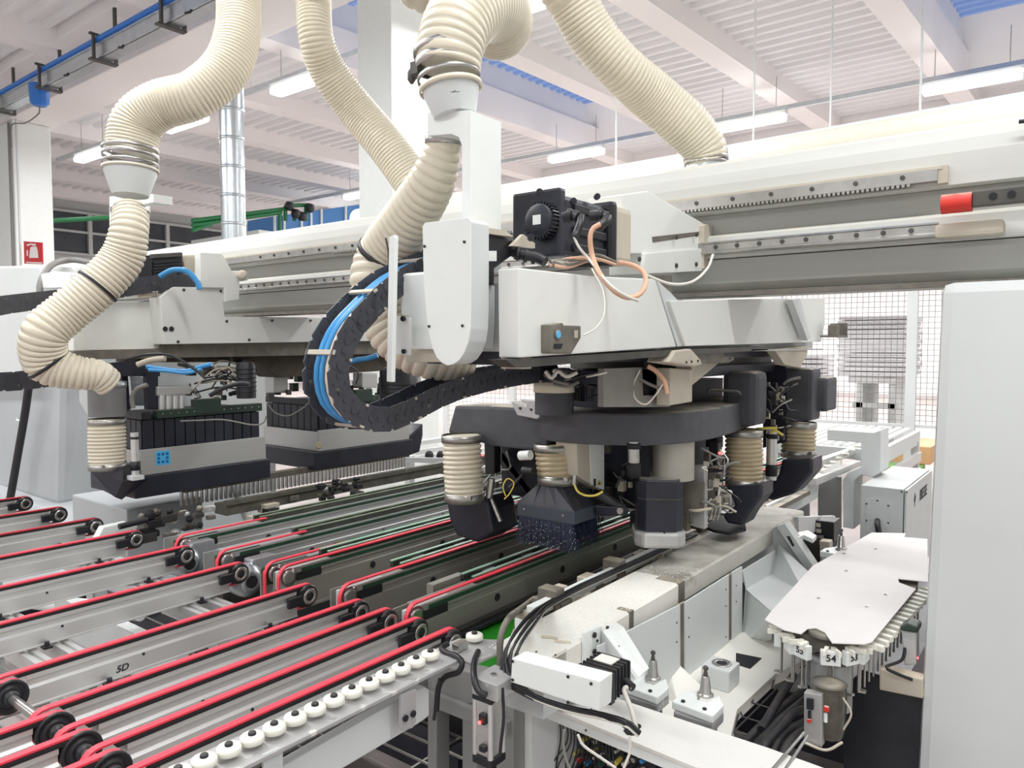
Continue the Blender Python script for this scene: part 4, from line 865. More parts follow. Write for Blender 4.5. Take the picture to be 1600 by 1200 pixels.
for lb, pc, r, m in (('slim steel air cylinder hanging from the manifold front', ((990, 690), (991, 745), 2.6), .02, STEEL), ('steel round air cylinder between the third and fourth dust hoses', ((1206, 672), (1205, 750), 3.25), .022, ALU)):
    (p0, p1_, d) = pc; t = thing('air_cylinder', lb, 'cylinder'); a = at(*p0, D=d); b = at(*p1_, D=d)
    obj('barrel', G().cyl(b, a, r, 18), m, t); obj('end_band', G().ring(a.lerp(b, .12), Z1, r, .02, .004, 18), DARK, t); obj('end_band', G().ring(a.lerp(b, .8), Z1, r, .05, .003, 18), DARK, t)
# manifold
t = thing('extraction_manifold', 'large dusty black curved extraction manifold around the middle head', 'manifold')
def band(out, w, z0, z1, bev=.012):
    V = [Vector((a, b, 0)) for a, b in out]; inn = []
    for i, p in enumerate(V):
        d = (V[min(i+1, len(V)-1)]-V[max(i-1, 0)]).normalized(); inn.append(p+Vector((-d.y, d.x, 0))*w)
    return G().xy([(p.x, p.y) for p in V]+[(p.x, p.y) for p in inn[::-1]], z0, z1, bev)
def sm(pts, n): P, _ = spline([(a, b, 0) for a, b in pts], [1]*len(pts), n); return [(p.x, p.y) for p in P]
obj('curved_duct', band(sm([(-1.60, 2.235), (-1.45, 2.22), (-1.30, 2.265), (-1.175, 2.36), (-1.105, 2.55), (-1.10, 2.8), (-1.13, 3.1), (-1.165, 3.40)], 22), .2, 1.402, 1.515), DUSTBLK, t)
obj('left_duct', G().hull([(-2.02, 2.20, 1.40), (-1.80, 2.215, 1.36), (-1.56, 2.235, 1.36), (-1.56, 2.36, 1.36), (-1.99, 2.36, 1.40)], [(-1.98, 2.20, 1.515), (-1.80, 2.215, 1.52), (-1.56, 2.235, 1.52), (-1.56, 2.36, 1.52), (-1.97, 2.36, 1.515)], .014), DUSTBLK, t)
c = at(866, 618, D=2.68)
obj('inlet_tube', G().lathe([(.07, 1.505), (.07, 1.585)], (c.x, c.y, 0), Z1, 28), DUSTBLK, t)
obj('inlet_collar', G().lathe([(.055, 1.583), (.074, 1.584), (.074, 1.622), (.064, 1.624), (.055, 1.61)], (c.x, c.y, 0), Z1, 28), HOSE, t)
obj('clear_plate', G().pY([(798, 628), (812, 624), (836, 626), (843, 652), (838, 655), (808, 649)], 2.2, .012, .003), PLATE, t)
g = G(); g.bolt(at(813, 638, Y=2.2), -Y1, .006, .003); g.bolt(at(830, 640, Y=2.2), -Y1, .005, .003); obj('plate_screw', g, DSTEEL, t)
g = G(); g.tube([at(1107, 614, D=2.95), at(1108, 609, D=2.95), at(1130, 610, D=2.98), at(1152, 612, D=3.0), at(1157, 618, D=3.0)], .006, 8); obj('handle', g, DSTEEL, t)
a = at(1163, 665, D=3.12)
obj('riser', G().box(a.x-.075, a.x+.075, a.y-.07, a.y+.07, 1.42, 1.645, .03), DUSTBLK, t)
t = thing('extraction_manifold', 'smaller dusty black manifold block with a side duct at the far right', 'manifold')
a = at(1250, 655, D=3.55)
obj('riser', G().box(a.x-.075, a.x+.075, a.y-.075, a.y+.075, 1.40, 1.645, .02), DUSTBLK, t)
a2 = at(1296, 640, D=3.75)
obj('side_duct', G().box(a.x+.0, a2.x+.06, a.y+.02, a.y+.2, 1.44, 1.60, .015), DUSTBLK, t)
# small hoses with boots
def shose(lb, pt, pb, d, rp, m, bend=0):
    t = thing('dust_hose', lb, 'hose'); a = at(*pt, D=d); b = at(*pb, D=d); b.x += 0; r = rp*d/F
    mid = (a+b)/2+RV*bend
    obj('hose_body', G().hose([a, mid, b], [r, r*1.03, r], .0175, .12, 28), m, t)
    obj('clamp_band', G().ring(a+Vector((0, 0, -.012)), Z1, r*.99, .028, .004), BANDM, t); obj('clamp_band', G().ring(b+Vector((0, 0, .0)), Z1, r*.99, .034, .004), BANDM, t)
    g = G(); q = b+Vector((0, 0, .006))-FW*(r+.006)+RV*r*.3; g.box(q.x-.006, q.x+.012, q.y-.006, q.y+.006, q.z-.006, q.z+.008, .002); obj('clamp_screw', g, STEEL, t)
    return a, b, r
def boot(lb, pp, Y, t_, bev=.012):
    return obj('extraction_boot', G().pY(pp, Y, t_, bev), NAVY, label=lb, cat='boot')
a, b, r = shose('cream dust hose at the left end of the manifold', (721, 680), (726, 776), 2.84, 30, HOSE)
boot('black elbow boot under the left cream dust hose', [(697, 783), (757, 776), (764, 792), (771, 832), (745, 848), (713, 838), (702, 812)], 2.16, .16)
a, b, r = shose('tan dust hose in front of the manifold above the brush hood', (866, 694), (872, 748), 2.76, 31, HOSE2)
t = thing('brush_hood', 'black suction hood with hanging dark bristles full of chips', 'hood')
cc = b.copy(); zt = b.z-.015; z1 = at(870, 790, D=2.7).z; z2 = at(870, 806, D=2.7).z; z3 = at(870, 856, D=2.7).z
tp = [(cc.x+cos(2*pi*i/16)*r*.95, cc.y+sin(2*pi*i/16)*r*.95, zt) for i in range(16)]
def sq(i, hx, hy):
    a = 2*pi*i/16; q = max(abs(cos(a)), abs(sin(a))); return (cos(a)/q*hx, sin(a)/q*hy)
bt = [(cc.x+sq(i, .125, .10)[0]+.01, cc.y+sq(i, .125, .10)[1], z1) for i in range(16)]
g = G().hull(tp, bt); obj('hood_cone', g, NAVY, t)
obj('hood_skirt', G().box(cc.x-.115, cc.x+.135, cc.y-.1, cc.y+.1, z2-.012, z1, .004), mat('teal_grey', (62, 70, 80), .45), t)
g = G()
for p in ((-.08, z1-.02), (.09, z1-.02)): g.bolt((cc.x+p[0], cc.y-.1, p[1]), -Y1, .004, .003)
obj('skirt_screw', g, STEEL, t)
g = G(); random.seed(9)
for k in range(3200):
    x = cc.x+random.uniform(-.105, .125); y = cc.y+random.choice([random.uniform(-.098, -.085), random.uniform(-.098, .09)]); q = Vector((x, y, z2-.01)); e = Vector((x+(x-cc.x)*.12+random.uniform(-.012, .018), y+random.uniform(-.012, .01), z3+random.uniform(-.008, .02)))
    g.add([q+Vector((-.002, 0, 0)), q+Vector((.002, 0, 0)), e+Vector((.001, .0005, 0))], [(0, 1, 2)])
obj('bristles', g, BRISTLE, t, kind='stuff')
g = G()
for k in range(110):
    x = cc.x+random.uniform(-.1, .15); z = random.uniform(z3-.0, z2-.02); g.box(x, x+.0014, cc.y-.108, cc.y-.107, z, z+.0014)
obj('wood_chips', g, CLEAN, t, kind='stuff')
t = thing('pivot_link', 'black pivot link joining the brush hood to the spindle', 'link')
obj('link_bar', G().pY([(929, 790), (972, 793), (978, 800), (974, 806), (931, 807)], 2.3, .03, .004), NAVY, t)
obj('link_rod', G().cyl(at(935, 772, D=2.7), at(974, 797, D=2.68), .02, 14), BLACK, t); obj('pivot_bolt', G().bolt(at(970, 798, Y=2.29), -Y1, .012, .008), STEEL, t)
cab('yellow and white sensor cable beside the tan dust hose', [(897, 756), (903, 768), (915, 774), (930, 774), (942, 768)], .004, YEL, 2.62)
obj('sensor', G().cyl(at(898, 742, D=2.64), at(897, 757, D=2.64), .007, 8), STEEL, label='small steel sensor beside the tan dust hose clamp', cat='sensor')
a, b, r = shose('tan dust hose below the manifold riser', (1162, 672), (1163, 754), 3.12, 28, HOSE2)
boot('black slanted boot under the riser dust hose', [(1134, 760), (1191, 756), (1191, 776), (1168, 806), (1160, 822), (1136, 818), (1128, 805), (1148, 790)], 2.95, .14)
obj('foot_plate', G().pZ([(1101, 822), (1120, 806), (1150, 800), (1164, 812), (1166, 826), (1140, 832), (1115, 828)], 1.0, .012, .004), RUBBER, label='black foot plate with a pale edge below the slanted boot', cat='plate')
a, b, r = shose('tan dust hose under the far right manifold block', (1249, 660), (1247, 708), 3.55, 25, HOSE2)
boot('black slanted boot at the far right by the guard plate', [(1221, 718), (1270, 716), (1270, 738), (1240, 772), (1206, 783), (1194, 776), (1200, 758), (1216, 742)], 3.4, .16)
t = thing('tool_changer', 'black and teal actuator with a white plug left of the tan dust hose', 'actuator')
obj('housing', G().pY([(772, 690), (835, 690), (835, 745), (800, 752), (772, 712)], 2.5, .08, .006), NAVY, t)
obj('sloped_arm', G().pY([(770, 700), (778, 697), (832, 768), (826, 775)], 2.4, .03, .002), DSTEEL, t)
obj('white_plug', G().cyl(at(813, 712, D=2.75), at(829, 711, D=2.72), .018, 14), CLEAN, t)
obj('black_plug', G().cyl(at(818, 735, D=2.75), at(834, 736, D=2.72), .016, 14), BLACK, t)
obj('valve_body', G().pY([(756, 682), (773, 684), (773, 740), (758, 742)], 2.3, .04, .004), BLACK, t)
obj('air_cylinder', G().cyl(at(768, 748, D=2.85), at(764, 778, D=2.85), .014, 12), STEEL, t)
obj('steel_link', G().cyl(at(768, 780, D=2.83), at(782, 815, D=2.8), .008, 10), STEEL, t)
obj('lower_box', G().pY([(766, 792), (830, 785), (832, 835), (775, 840)], 2.7, .1, .006), DARK, t)
obj('sensor_light', G().lathe([(.003, -.003), (.005, 0), (.003, .003)], at(754, 711, D=2.7), Z1, 8), LED, t)
cab('thin yellow cable curl beside the teal actuator', [(790, 775), (786, 760), (793, 748), (803, 755), (797, 770), (788, 780)], .0022, YEL, 2.6)
obj('sensor_light', G().lathe([(.004, -.005), (.008, 0), (.004, .005)], at(1125, 708, D=2.85), Z1, 10), LED, label='small glowing red sensor light left of the riser dust hose', cat='light')
obj('proximity_sensor', G().pY([(1107, 690), (1122, 692), (1122, 716), (1115, 722), (1108, 715)], 2.8, .04, .003), BLACK, label='black proximity sensor under the right side of the manifold', cat='sensor')
cab('peach cable curving behind the grey head plate', [(1012, 572), (1025, 580), (1038, 596), (1042, 615)], .008, PINK, 2.4)
cab('grey cable loop in front of the grey head plate', [(985, 576), (1000, 592), (1030, 606), (1045, 600)], .005, GCABLE, 2.42)
cab('thin pale cable loop hanging over the grey head plate', [(1000, 578), (990, 600), (992, 622), (1008, 632), (1022, 620), (1036, 600)], .003, WCABLE, 2.4)
cab('thin black cable bow on the manifold top left', [(918, 624), (935, 617), (952, 618), (964, 628)], .004, BCABLE, 2.55)
cab('tangle of silver hose ends under the arm front', [(852, 580), (862, 590), (872, 580), (885, 588), (902, 582)], .006, WCABLE, 2.2)
# ================= LEFT CARRIAGE =================
t = thing('carriage_arm', 'white stepped carriage arm of the far left carriage under the beam', 'carriage')
obj('side_cover', G().pX([(115, 487), (172, 471), (252, 471), (256, 545), (115, 548)], -4.05, .1, .004), WHITE, t)
obj('stepped_cover', G().pX([(250, 464), (272, 448), (348, 450), (351, 495), (640, 497), (640, 532), (257, 538)], -3.93, .12, .004), WHITE, t)
obj('arm_core', G().box(-4.4, -4.1, 1.7, 4.3, 1.76, 1.93), GREY, t)
obj('slide_rail', G().pX([(115, 549), (255, 546), (257, 536), (640, 530), (640, 552), (115, 562)], -4.0, .3), TAUPE, t)
obj('lower_plate', G().pX([(215, 556), (640, 545), (640, 570), (590, 580), (440, 590), (400, 566), (215, 566)], -4.1, .25), mat('grimy_dark', (84, 76, 66), .7, .2, var=.35), t)
g = G()
for p in ((287, 453), (345, 455), (354, 502), (389, 531), (278, 534), (425, 501), (485, 501)): g.bolt(at(*p, X=-3.93), X1, .008, .005)
obj('cover_screw', g, DSTEEL, t)
g = G()
for p in ((258, 514), (268, 514)): q = at(*p, X=-3.925); g.cyl(q, q+X1*.002, .014, 14)
obj('cable_hole', g, INK, t)
t = thing('beam_slide_bracket', 'beige triangular slide bracket clamping the left carriage to the beam', 'bracket')
obj('bracket_body', G().pX([(313, 394), (347, 396), (362, 423), (386, 424), (388, 438), (374, 440), (374, 468), (352, 472), (350, 450), (313, 449)], -3.9, .06, .004), WHITE, t)
q = at(378, 430, X=-3.88); obj('round_boss', G().lathe([(.02, -.05), (.028, -.04), (.028, .02), (.01, .022)], q, Vector((1, -.5, 0)), 18), BEIGE, t)
t = thing('servo_motor', 'black finned servo motor on the far left carriage', 'motor')
obj('motor_body', G().pX([(218, 400), (286, 394), (287, 440), (220, 452)], -3.98, .17, .01), BLACK, t)
for k in range(7): obj('cooling_fin', G().pX([(240, 410+k*4.6), (284, 406+k*4.6), (284, 408+k*4.6), (240, 412+k*4.6)], -3.965, .015), NAVY, t)
obj('front_cap', G().pX([(216, 404), (238, 402), (238, 448), (218, 450)], -3.96, .02, .005), BLACK, t); obj('top_rib', G().pX([(236, 397), (284, 394), (284, 401), (236, 404)], -3.96, .02, .003), DSTEEL, t)
obj('gear_flange', G().pX([(287, 398), (312, 397), (312, 450), (288, 448)], -4.0, .16, .012), BEIGE, t)
g = G()
for k in range(8): g.pX([(216+k*4, 456), (218+k*4, 456), (219+k*4, 461), (217+k*4, 461)], -3.96, .01)
g.pX([(214, 455), (250, 458), (250, 462), (216, 466)], -3.97, .01); obj('comb_edge', g, BEIGE, t, kind='stuff')
# left hood A
def hood(lb, y0, y1, x0, x1, front_strip=True):
    t = thing('drilling_head', lb, 'head'); z0, z1 = 1.07, 1.205
    g = G(); g.box(x1-.012, x1, y0, y1, z0, z1, .002); g.box(x0, x1-.012, y0, y0+.012, z0, z1-.01, .002); obj('aluminium_band', g, ALU2, t)
    n = 12
    for k in range(n):
        ya = y0+.03+(y1-y0-.05)*k/n; yb = y0+.03+(y1-y0-.05)*(k+1)/n
        obj('curtain_panel', G().box(x1-.05, x1-.03, ya+.003, yb-.003, z1-.04, 1.355, .002), NAVY, t)
    n = 8
    for k in range(n):
        xa = x0+(x1-x0-.04)*k/n; xb = x0+(x1-x0-.04)*(k+1)/n
        obj('curtain_panel', G().box(xa+.003, xb-.003, y0+.025, y0+.045, z1-.04, 1.355, .002), NAVY, t)
    obj('inner_body', G().box(x0+.02, x1-.06, y0+.06, y1-.02, 1.0, 1.38), DARK, t)
    obj('valve_strip', G().box(x1-.06, x1-.015, y0+.1, y1-.01, 1.36, 1.405, .003), OLIVE, t)
    obj('valve_strip', G().box(x0, x1-.02, y0+.02, y0+.07, 1.36, 1.40, .003), BLACK, t)
    obj('valve_module', G().box(x1-.07, x1-.01, y0+.32, y0+.47, 1.37, 1.45, .003), OLIVE, t)
    g = G(); k = y0+.13
    while k < y1-.03: g.bolt((x1-.015, k, 1.385), X1, .004, .002); k += .045
    obj('strip_screw', g, STEEL, t)
    obj('skirt', G().hull([(x0-.02, y0-.04, .955), (x1+.015, y0-.04, .955), (x1+.015, y1+.02, .955), (x0-.02, y1+.02, .955)], [(x0-.02, y0-.04, 1.068), (x1+.015, y0-.04, 1.068), (x1+.015, y1+.02, 1.068), (x0-.02, y1+.02, 1.068)], .006), NAVY, t)
    return t
tA = hood('black drilling head with aluminium band and blue sticker at the left', 1.89, 2.64, -4.38, -3.9)
obj('blue_sticker', G().pX([(243, 706), (265, 703), (267, 725), (244, 728)], -3.898, .002), STKB, tA)
g = G()
for r_ in range(3):
    for c_ in range(3):
        if r_ == 1 and c_ == 1: continue
        a, b = 246+c_*6.6, 708.6+r_*6-c_*.8; g.pX([(a, b), (a+4.2, b-.5), (a+4.2, b+3.5), (a, b+4)], -3.8965, .001)
obj('sticker_mark', g, STKD, tA)
tB = hood('black drilling head with aluminium band, the middle one behind the energy chain', 3.03, 3.84, -4.5, -3.9)
obj('boot_end', G().pX([(640, 682), (661, 662), (661, 680), (656, 706), (640, 712)], -3.9, .3, .01), NAVY, tB)
obj('splatter', G().lathe([(.0, 0), (.025, .001), (.02, .003)], at(498, 696, X=-3.898), X1, 9), HOSE2, tB)
# left vertical duct and hose
t = thing('grey_duct', 'short grey vertical duct with clamps under the left snaking hose', 'duct')
a = at(167, 605, D=3.78); r = .087
obj('duct_pipe', G().cyl((a.x, a.y, at(167, 650, D=3.78).z), (a.x, a.y, at(167, 606, D=3.78).z), r, 28), mat('mid_grey', (124, 124, 124), .45), t)
obj('clamp_band', G().ring((a.x, a.y, at(167, 601, D=3.78).z), Z1, r, .03, .004), GALV, t)
obj('side_bracket', G().pY([(123, 606), (142, 606), (142, 650), (136, 648), (124, 628)], a.y, .05, .003), LGREY, t)
_ = shose('cream dust hose on the left drilling head', (167, 655), (168, 728), 3.78, 26.5, HOSE)
g = G(); g.hull([at(141, 735, D=3.85), at(192, 730, D=3.7), at(192, 752, D=3.7), at(232, 748, X=-3.885), at(190, 781, X=-3.885), at(180, 777, D=3.75), at(150, 757, D=3.8)], [at(141, 735, D=3.85)+Vector((-.12, .12, 0)), at(192, 730, D=3.7)+Vector((-.12, .12, 0)), at(192, 752, D=3.7)+Vector((-.12, .12, 0)), at(232, 748, X=-3.885)+Vector((-.3, .0, 0)), at(190, 781, X=-3.885)+Vector((-.3, .05, 0)), at(180, 777, D=3.75)+Vector((-.2, .1, 0)), at(150, 757, D=3.8)+Vector((-.12, .12, 0))])
obj('extraction_boot', g, NAVY, label='black faceted boot at the left end of the left drilling head', cat='boot')
t = thing('air_cylinder', 'slim white and black air cylinder left of the aluminium band', 'cylinder')
a = at(210, 676, D=3.72); z = lambda py: at(210, py, D=3.72).z
obj('barrel', G().cyl((a.x, a.y, z(745)), (a.x, a.y, z(676)), .019, 16), ALU, t); obj('end_band', G().ring((a.x, a.y, z(728)), Z1, .019, .045, .003, 16), BLACK, t); obj('end_band', G().ring((a.x, a.y, z(684)), Z1, .019, .012, .003, 16), BLACK, t); obj('end_block', G().box(a.x-.03, a.x+.03, a.y-.03, a.y+.03, z(750), z(743), .003), LGREY, t)
t = thing('black_bracket', 'black angled bracket above the left drilling head', 'bracket')
obj('top_plate', G().pX([(170, 568), (208, 564), (250, 580), (250, 588), (190, 588)], -4.0, .05), NAVY, t)
obj('upright', G().pX([(229, 582), (247, 586), (247, 640), (231, 640)], -3.98, .04), NAVY, t)
obj('upright', G().pX([(190, 588), (200, 588), (204, 640), (194, 640)], -4.1, .04), NAVY, t)
obj('backing_plate', G().pX([(203, 588), (232, 590), (232, 634), (208, 634)], -4.15, .02), GALV, t)
t = thing('silver_actuator', 'silver block actuator with four tubes on the left drilling head', 'actuator')
obj('top_block', G().pX([(246, 604), (298, 603), (298, 616), (246, 619)], -3.96, .1, .006), ALU2, t)
for k in range(4): px = 252+k*10.5; obj('actuator_tube', G().cyl(at(px, 618, X=-3.97), at(px, 640, X=-3.97), .016, 12), ALU, t)
for lb, px0, px1, X, yy in (('small silver actuator on the middle drilling head, left of the energy chain', 428, 450, -4.2, (585, 614)), ('small silver actuator on the middle drilling head, right of the energy chain', 566, 590, -4.0, (583, 606))):
    obj('silver_actuator', G().pX([(px0, yy[0]), (px1, yy[0]), (px1, yy[1]), (px0, yy[1])], X, .1, .006), ALU2, label=lb, cat='actuator')
for lb, px, yy, r, dd in (('black round motor above the right end of the left drilling head', 385, (566, 622), .052, 4.2), ('large black round motor right of the energy chain opening', 626, (574, 640), .13, 4.75)):
    a = at(px, yy[0], D=dd); b = at(px, yy[1], D=dd); t = tA if r < .1 else tB; obj('round_motor', G().lathe([(r, 0), (r, (a-b).length-.02), (r*.8, (a-b).length)], b, Z1, 24), BLACK, t)
    for k in range(6): obj('cooling_rib', G().ring(b+Vector((0, 0, .04+k*.025)), Z1, r, .006, .004, 24), NAVY, t)
t = thing('valve_cluster', 'tangle of pneumatic fittings and tubes on top of the left drilling head', 'fittings')
random.seed(31)
for k in range(46):
    p = at(random.uniform(292, 395), random.uniform(566, 626), X=random.uniform(-4.2, -3.98)); a = random.uniform(.008, .022)
    obj('fitting', G().box(p.x-a, p.x+a, p.y-a, p.y+a, p.z-a, p.z+a*1.5, .003) if k % 2 else G().cyl(p, p+Vector((random.uniform(-.05, .05), random.uniform(-.05, .05), random.uniform(.0, .06))), a*.6, 8), random.choice([STEEL, BLACK, NAVY, DSTEEL, BEIGE, STEEL, TAUPE]), t)
for k in range(14):
    a = (random.uniform(290, 340), random.uniform(575, 620)); b = (random.uniform(350, 400), random.uniform(570, 620))
    obj('tube', G().tube([at(*a, X=-4.0), at((a[0]+b[0])/2, min(a[1], b[1])-random.uniform(2, 14), X=-3.95), at(*b, X=-4.0)], .005, 6), random.choice([BCABLE, TAUPE, GCABLE, BEIGE, BCABLE]), t)
t = thing('valve_cluster', 'dark fittings and tubes on top of the middle drilling head', 'fittings')
for k in range(40):
    p = at(random.uniform(418, 640), random.uniform(588, 625), X=random.uniform(-4.4, -4.05)); a = random.uniform(.012, .03)
    obj('fitting', G().box(p.x-a, p.x+a, p.y-a, p.y+a, p.z-a, p.z+a*1.5, .003), random.choice([BLACK, NAVY, DSTEEL, DARK, OLIVE]), t)
cab('bright blue hose pair across the top of the left drilling head', [(229, 573), (255, 577), (290, 580), (312, 574), (330, 569)], .012, BLUE, 3.75, 'hose')
cab('second bright blue hose lying under the first on the left drilling head', [(232, 578), (262, 580), (292, 583), (315, 577)], .008, BLUE, 3.74, 'hose')
cab('short blue hose above the middle drilling head', [(542, 567), (560, 562), (575, 560), (590, 555)], .015, BLUE, 4.3, 'hose')
cab('long black cable bow over the left drilling head', [(196, 562), (232, 554), (268, 556), (300, 574), (322, 592)], .007, BCABLE, 3.7)
cab('beige hose lying behind the black bracket', [(215, 570), (235, 563), (258, 560)], .016, BEIGE, 3.9, 'hose')
cab('grey cable arc left of the silver actuator', [(208, 638), (206, 622), (214, 608), (230, 601)], .012, GCABLE, 3.8)
cab('thick dark cable behind the silver actuator', [(328, 618), (350, 606), (375, 599), (390, 600)], .012, BCABLE, 3.8)
cab('black cable drooping across the left head curtain', [(282, 658), (310, 657), (350, 656), (395, 664), (412, 660), (416, 650)], .004, GCABLE, 3.9)
cab('cable drooping across the middle head curtain', [(418, 632), (430, 645), (450, 650), (470, 640), (482, 630)], .005, GCABLE, 4.6)
cab('black cable loop between the heads beside the energy chain', [(540, 572), (552, 575), (560, 585), (556, 600)], .005, BCABLE, 4.2)
# ================= RIGHT FRONT BED =================
t = thing('front_bed', 'long white machine bed beam dusted with chips running under the head', 'bed')
prf = [(-1.25, .948), (-1.245, .952), (-1.073, .952), (-1.065, .946), (-1.065, .882), (-1.075, .876), (-1.25, .876)]
obj('bed_beam', G().xz(prf, 1.62, 2.335), TABLEW, t)
obj('bed_beam', G().xz(prf, 2.345, 3.7), mat('dusty_bed', (206, 204, 196), .6, var=.06, scale=5, dust=(150, 144, 132), dustamt=.75, spots=((128, 122, 110), 5, .6)), t)
g = G(); random.seed(2)
for k in range(650):
    y = 1.5+random.random()**1.6*1.0; x = random.uniform(-1.235, -1.075); s_ = random.uniform(.0012, .0032); g.box(x, x+s_, y, y+s_*1.5, .952, .953+s_*.4)
obj('wood_chips', g, CLEAN, t, kind='stuff')
obj('nose_plate', G().xy([(-1.235, 1.62), (-1.23, 1.56), (-1.16, 1.47), (-1.03, 1.47), (-1.03, 1.52), (-1.065, 1.55), (-1.065, 1.62)], .944, .953), TABLEW, t)
obj('joint_seam', G().box(-1.11, -1.063, 1.96, 1.985, .874, .9525), TAUPE, t); obj('end_plate', G().box(-1.15, -1.062, 2.30, 2.345, .874, .9528), TAUPE, t)
g = G()
for p in ((860, 995), (880, 1002)): g.pZ([(p[0]-14, p[1]-3), (p[0]+12, p[1]), (p[0]+12, p[1]+3), (p[0]-14, p[1]+1)], .9545, .002)
obj('label_plate', g, BEIGE, t)
g = G()
for p in ((810, 1016), (838, 1019), (868, 1024)): g.bolt(at(*p, Z=.953), Z1, .003, .002)
obj('nose_screw', g, DSTEEL, t)
obj('under_beam', G().box(-1.22, -1.09, 1.55, 3.7, .78, .87), GREY, t)
# end bracket near
def bracket(px, lb):
    t = thing('gusset_bracket', lb, 'bracket'); return t
t = thing('gusset_bracket', 'white slotted gusset bracket bolted to the near end of the bed', 'bracket')
obj('flange', G().pX([(913, 990), (940, 978), (940, 1030), (913, 1042)], -1.055, .008), CLEAN, t)
g = G(); g.hull([at(942, 984, X=-1.05), at(958, 973, X=-1.05), at(966, 985, X=-1.0), at(1006, 1050, X=-.9), at(995, 1062, X=-.9)], [at(942, 984, X=-1.05)+Vector((.0, .01, 0)), at(958, 973, X=-1.05)+Vector((.0, .012, 0)), at(966, 985, X=-1.0)+Vector((.0, .03, 0)), at(1006, 1050, X=-.9)+Vector((.0, .03, 0)), at(995, 1062, X=-.9)+Vector((.0, .03, 0))], .001)
obj('sloped_rib', g, CLEAN, t)
obj('rib_web', G().ex([at(940, 985, X=-1.05), at(996, 1060, X=-.9), at(940, 1050, X=-1.05)], (0, .008, 0)), LGREY, t)
obj('rib_slot', G().cyl(at(973, 1014, X=-.985)+Vector((0, -.003, 0)), at(973, 1014, X=-.985), .007, 10).ex([at(967, 1008, X=-.99)+Vector((0, -.004, 0)), at(972, 1007, X=-.985)+Vector((0, -.004, 0)), at(979, 1021, X=-.975)+Vector((0, -.004, 0)), at(975, 1024, X=-.975)+Vector((0, -.004, 0))], (0, .006, 0)), INK, t)
g = G(); g.bolt(at(928, 992, X=-1.054), X1, .008, .005); g.bolt(at(928, 1018, X=-1.054), X1, .008, .005); g.bolt(at(933, 1001, X=-1.054), X1, .004, .002); g.bolt(at(948, 981, X=-1.045), X1, .006, .005)
obj('bracket_bolt', g, BLACK, t)
t = thing('gusset_bracket', 'white slotted gusset bracket at the far end of the bed by the black motor', 'bracket')
obj('web', G().pY([(1205, 828), (1216, 820), (1278, 905), (1262, 925), (1216, 890), (1208, 850)], 3.25, .012), GREY, t)
obj('sloped_rib', G().pY([(1213, 823), (1226, 818), (1279, 898), (1270, 906)], 3.22, .07), LGREY, t)
obj('rib_slot', G().pY([(1229, 838), (1233, 838), (1241, 853), (1238, 854)], 3.215, .004), INK, t)
# wall panels below the bed edge
t = thing('splash_wall', 'pale sheet metal wall panels with dark joints under the bed beam', 'panel')
XP = -1.03
for pp in ([(935, 1010), (1063, 945), (1063, 1060), (1010, 1095), (935, 1095)], [(1071, 941), (1139, 898), (1139, 1020), (1071, 1058)], [(1145, 894), (1160, 885), (1160, 1005), (1145, 1018)]):
    obj('wall_panel', G().pX(pp, XP, .006, .001), LGREY, t)
obj('joint_channel', G().pX([(1061, 946), (1072, 940), (1072, 1060), (1061, 1066)], XP-.006, .01).pX([(1138, 900), (1146, 895), (1146, 1018), (1138, 1024)], XP-.006, .01), TAUPE, t)
g = G()
for p in ((1057, 973), (1057, 1003), (1072+4, 965), (1072+4, 995), (1134, 921), (1134, 947), (1134, 995), (1150, 915), (1150, 940)): g.bolt(at(*p, X=XP), X1, .003, .002)
obj('panel_screw', g, DSTEEL, t)
t = thing('hopper_recess', 'pale sheet metal recess with sloped floor beside the tool magazine', 'recess')
obj('back_panel', G().ex([at(1160, 892, X=-1.03), at(1212, 860, X=-1.03), at(1212, 900, X=-1.03), at(1166, 920, X=-1.03)], (-.004, 0, 0)), LGREY, t)
a1, a2, a3, a4 = at(1166, 920, X=-1.03), at(1206, 897, X=-1.03), at(1256, 925, X=-.85), at(1210, 958, X=-.85)
obj('sloped_floor', G().ex([a1, a2, a3, a4], (0, 0, -.006)), GREY, t)
obj('end_panel', G().ex([a2, at(1216, 850, X=-1.03), at(1270, 900, X=-.86), a3], (0, .004, 0)), GREY, t)
obj('lower_panel', G().ex([a1, a4, at(1205, 1000, X=-.9), at(1160, 1010, X=-1.03)], (-.004, 0, 0)), LGREY, t)
# casting deck
obj('casting_deck', G().pZ([(930, 1075), (1005, 1060), (1165, 985), (1262, 1000), (1250, 1035), (1212, 1052), (1152, 1108), (1142, 1150), (1110, 1180), (950, 1120)], .64, .04, .003), TABLEW, label='speckled white casting deck around the tool holders', cat='deck')
obj('deck_opening', G().pZ([(1150, 1020), (1190, 1028), (1172, 1044), (1150, 1037)], .643, .003), DARK, label='dark rectangular opening in the white casting deck', cat='opening')
t = thing('bore_block', 'white casting block with a round bore on top', 'block')
p = at(1130, 1037, Z=.71)
obj('block_body', G().box(p.x-.055, p.x+.04, p.y-.05, p.y+.045, .64, .71, .006), LGREY, t)
obj('bore_ring', G().lathe([(.018, 0), (.032, 0), (.032, .002), (.018, .002), (.018, 0)], (p.x-.005, p.y, .71), Z1, 28, False), STEEL, t)
obj('bore', G().lathe([(.019, .0005), (.019, .001)], (p.x-.005, p.y, .7105), Z1, 24), DARK, t)
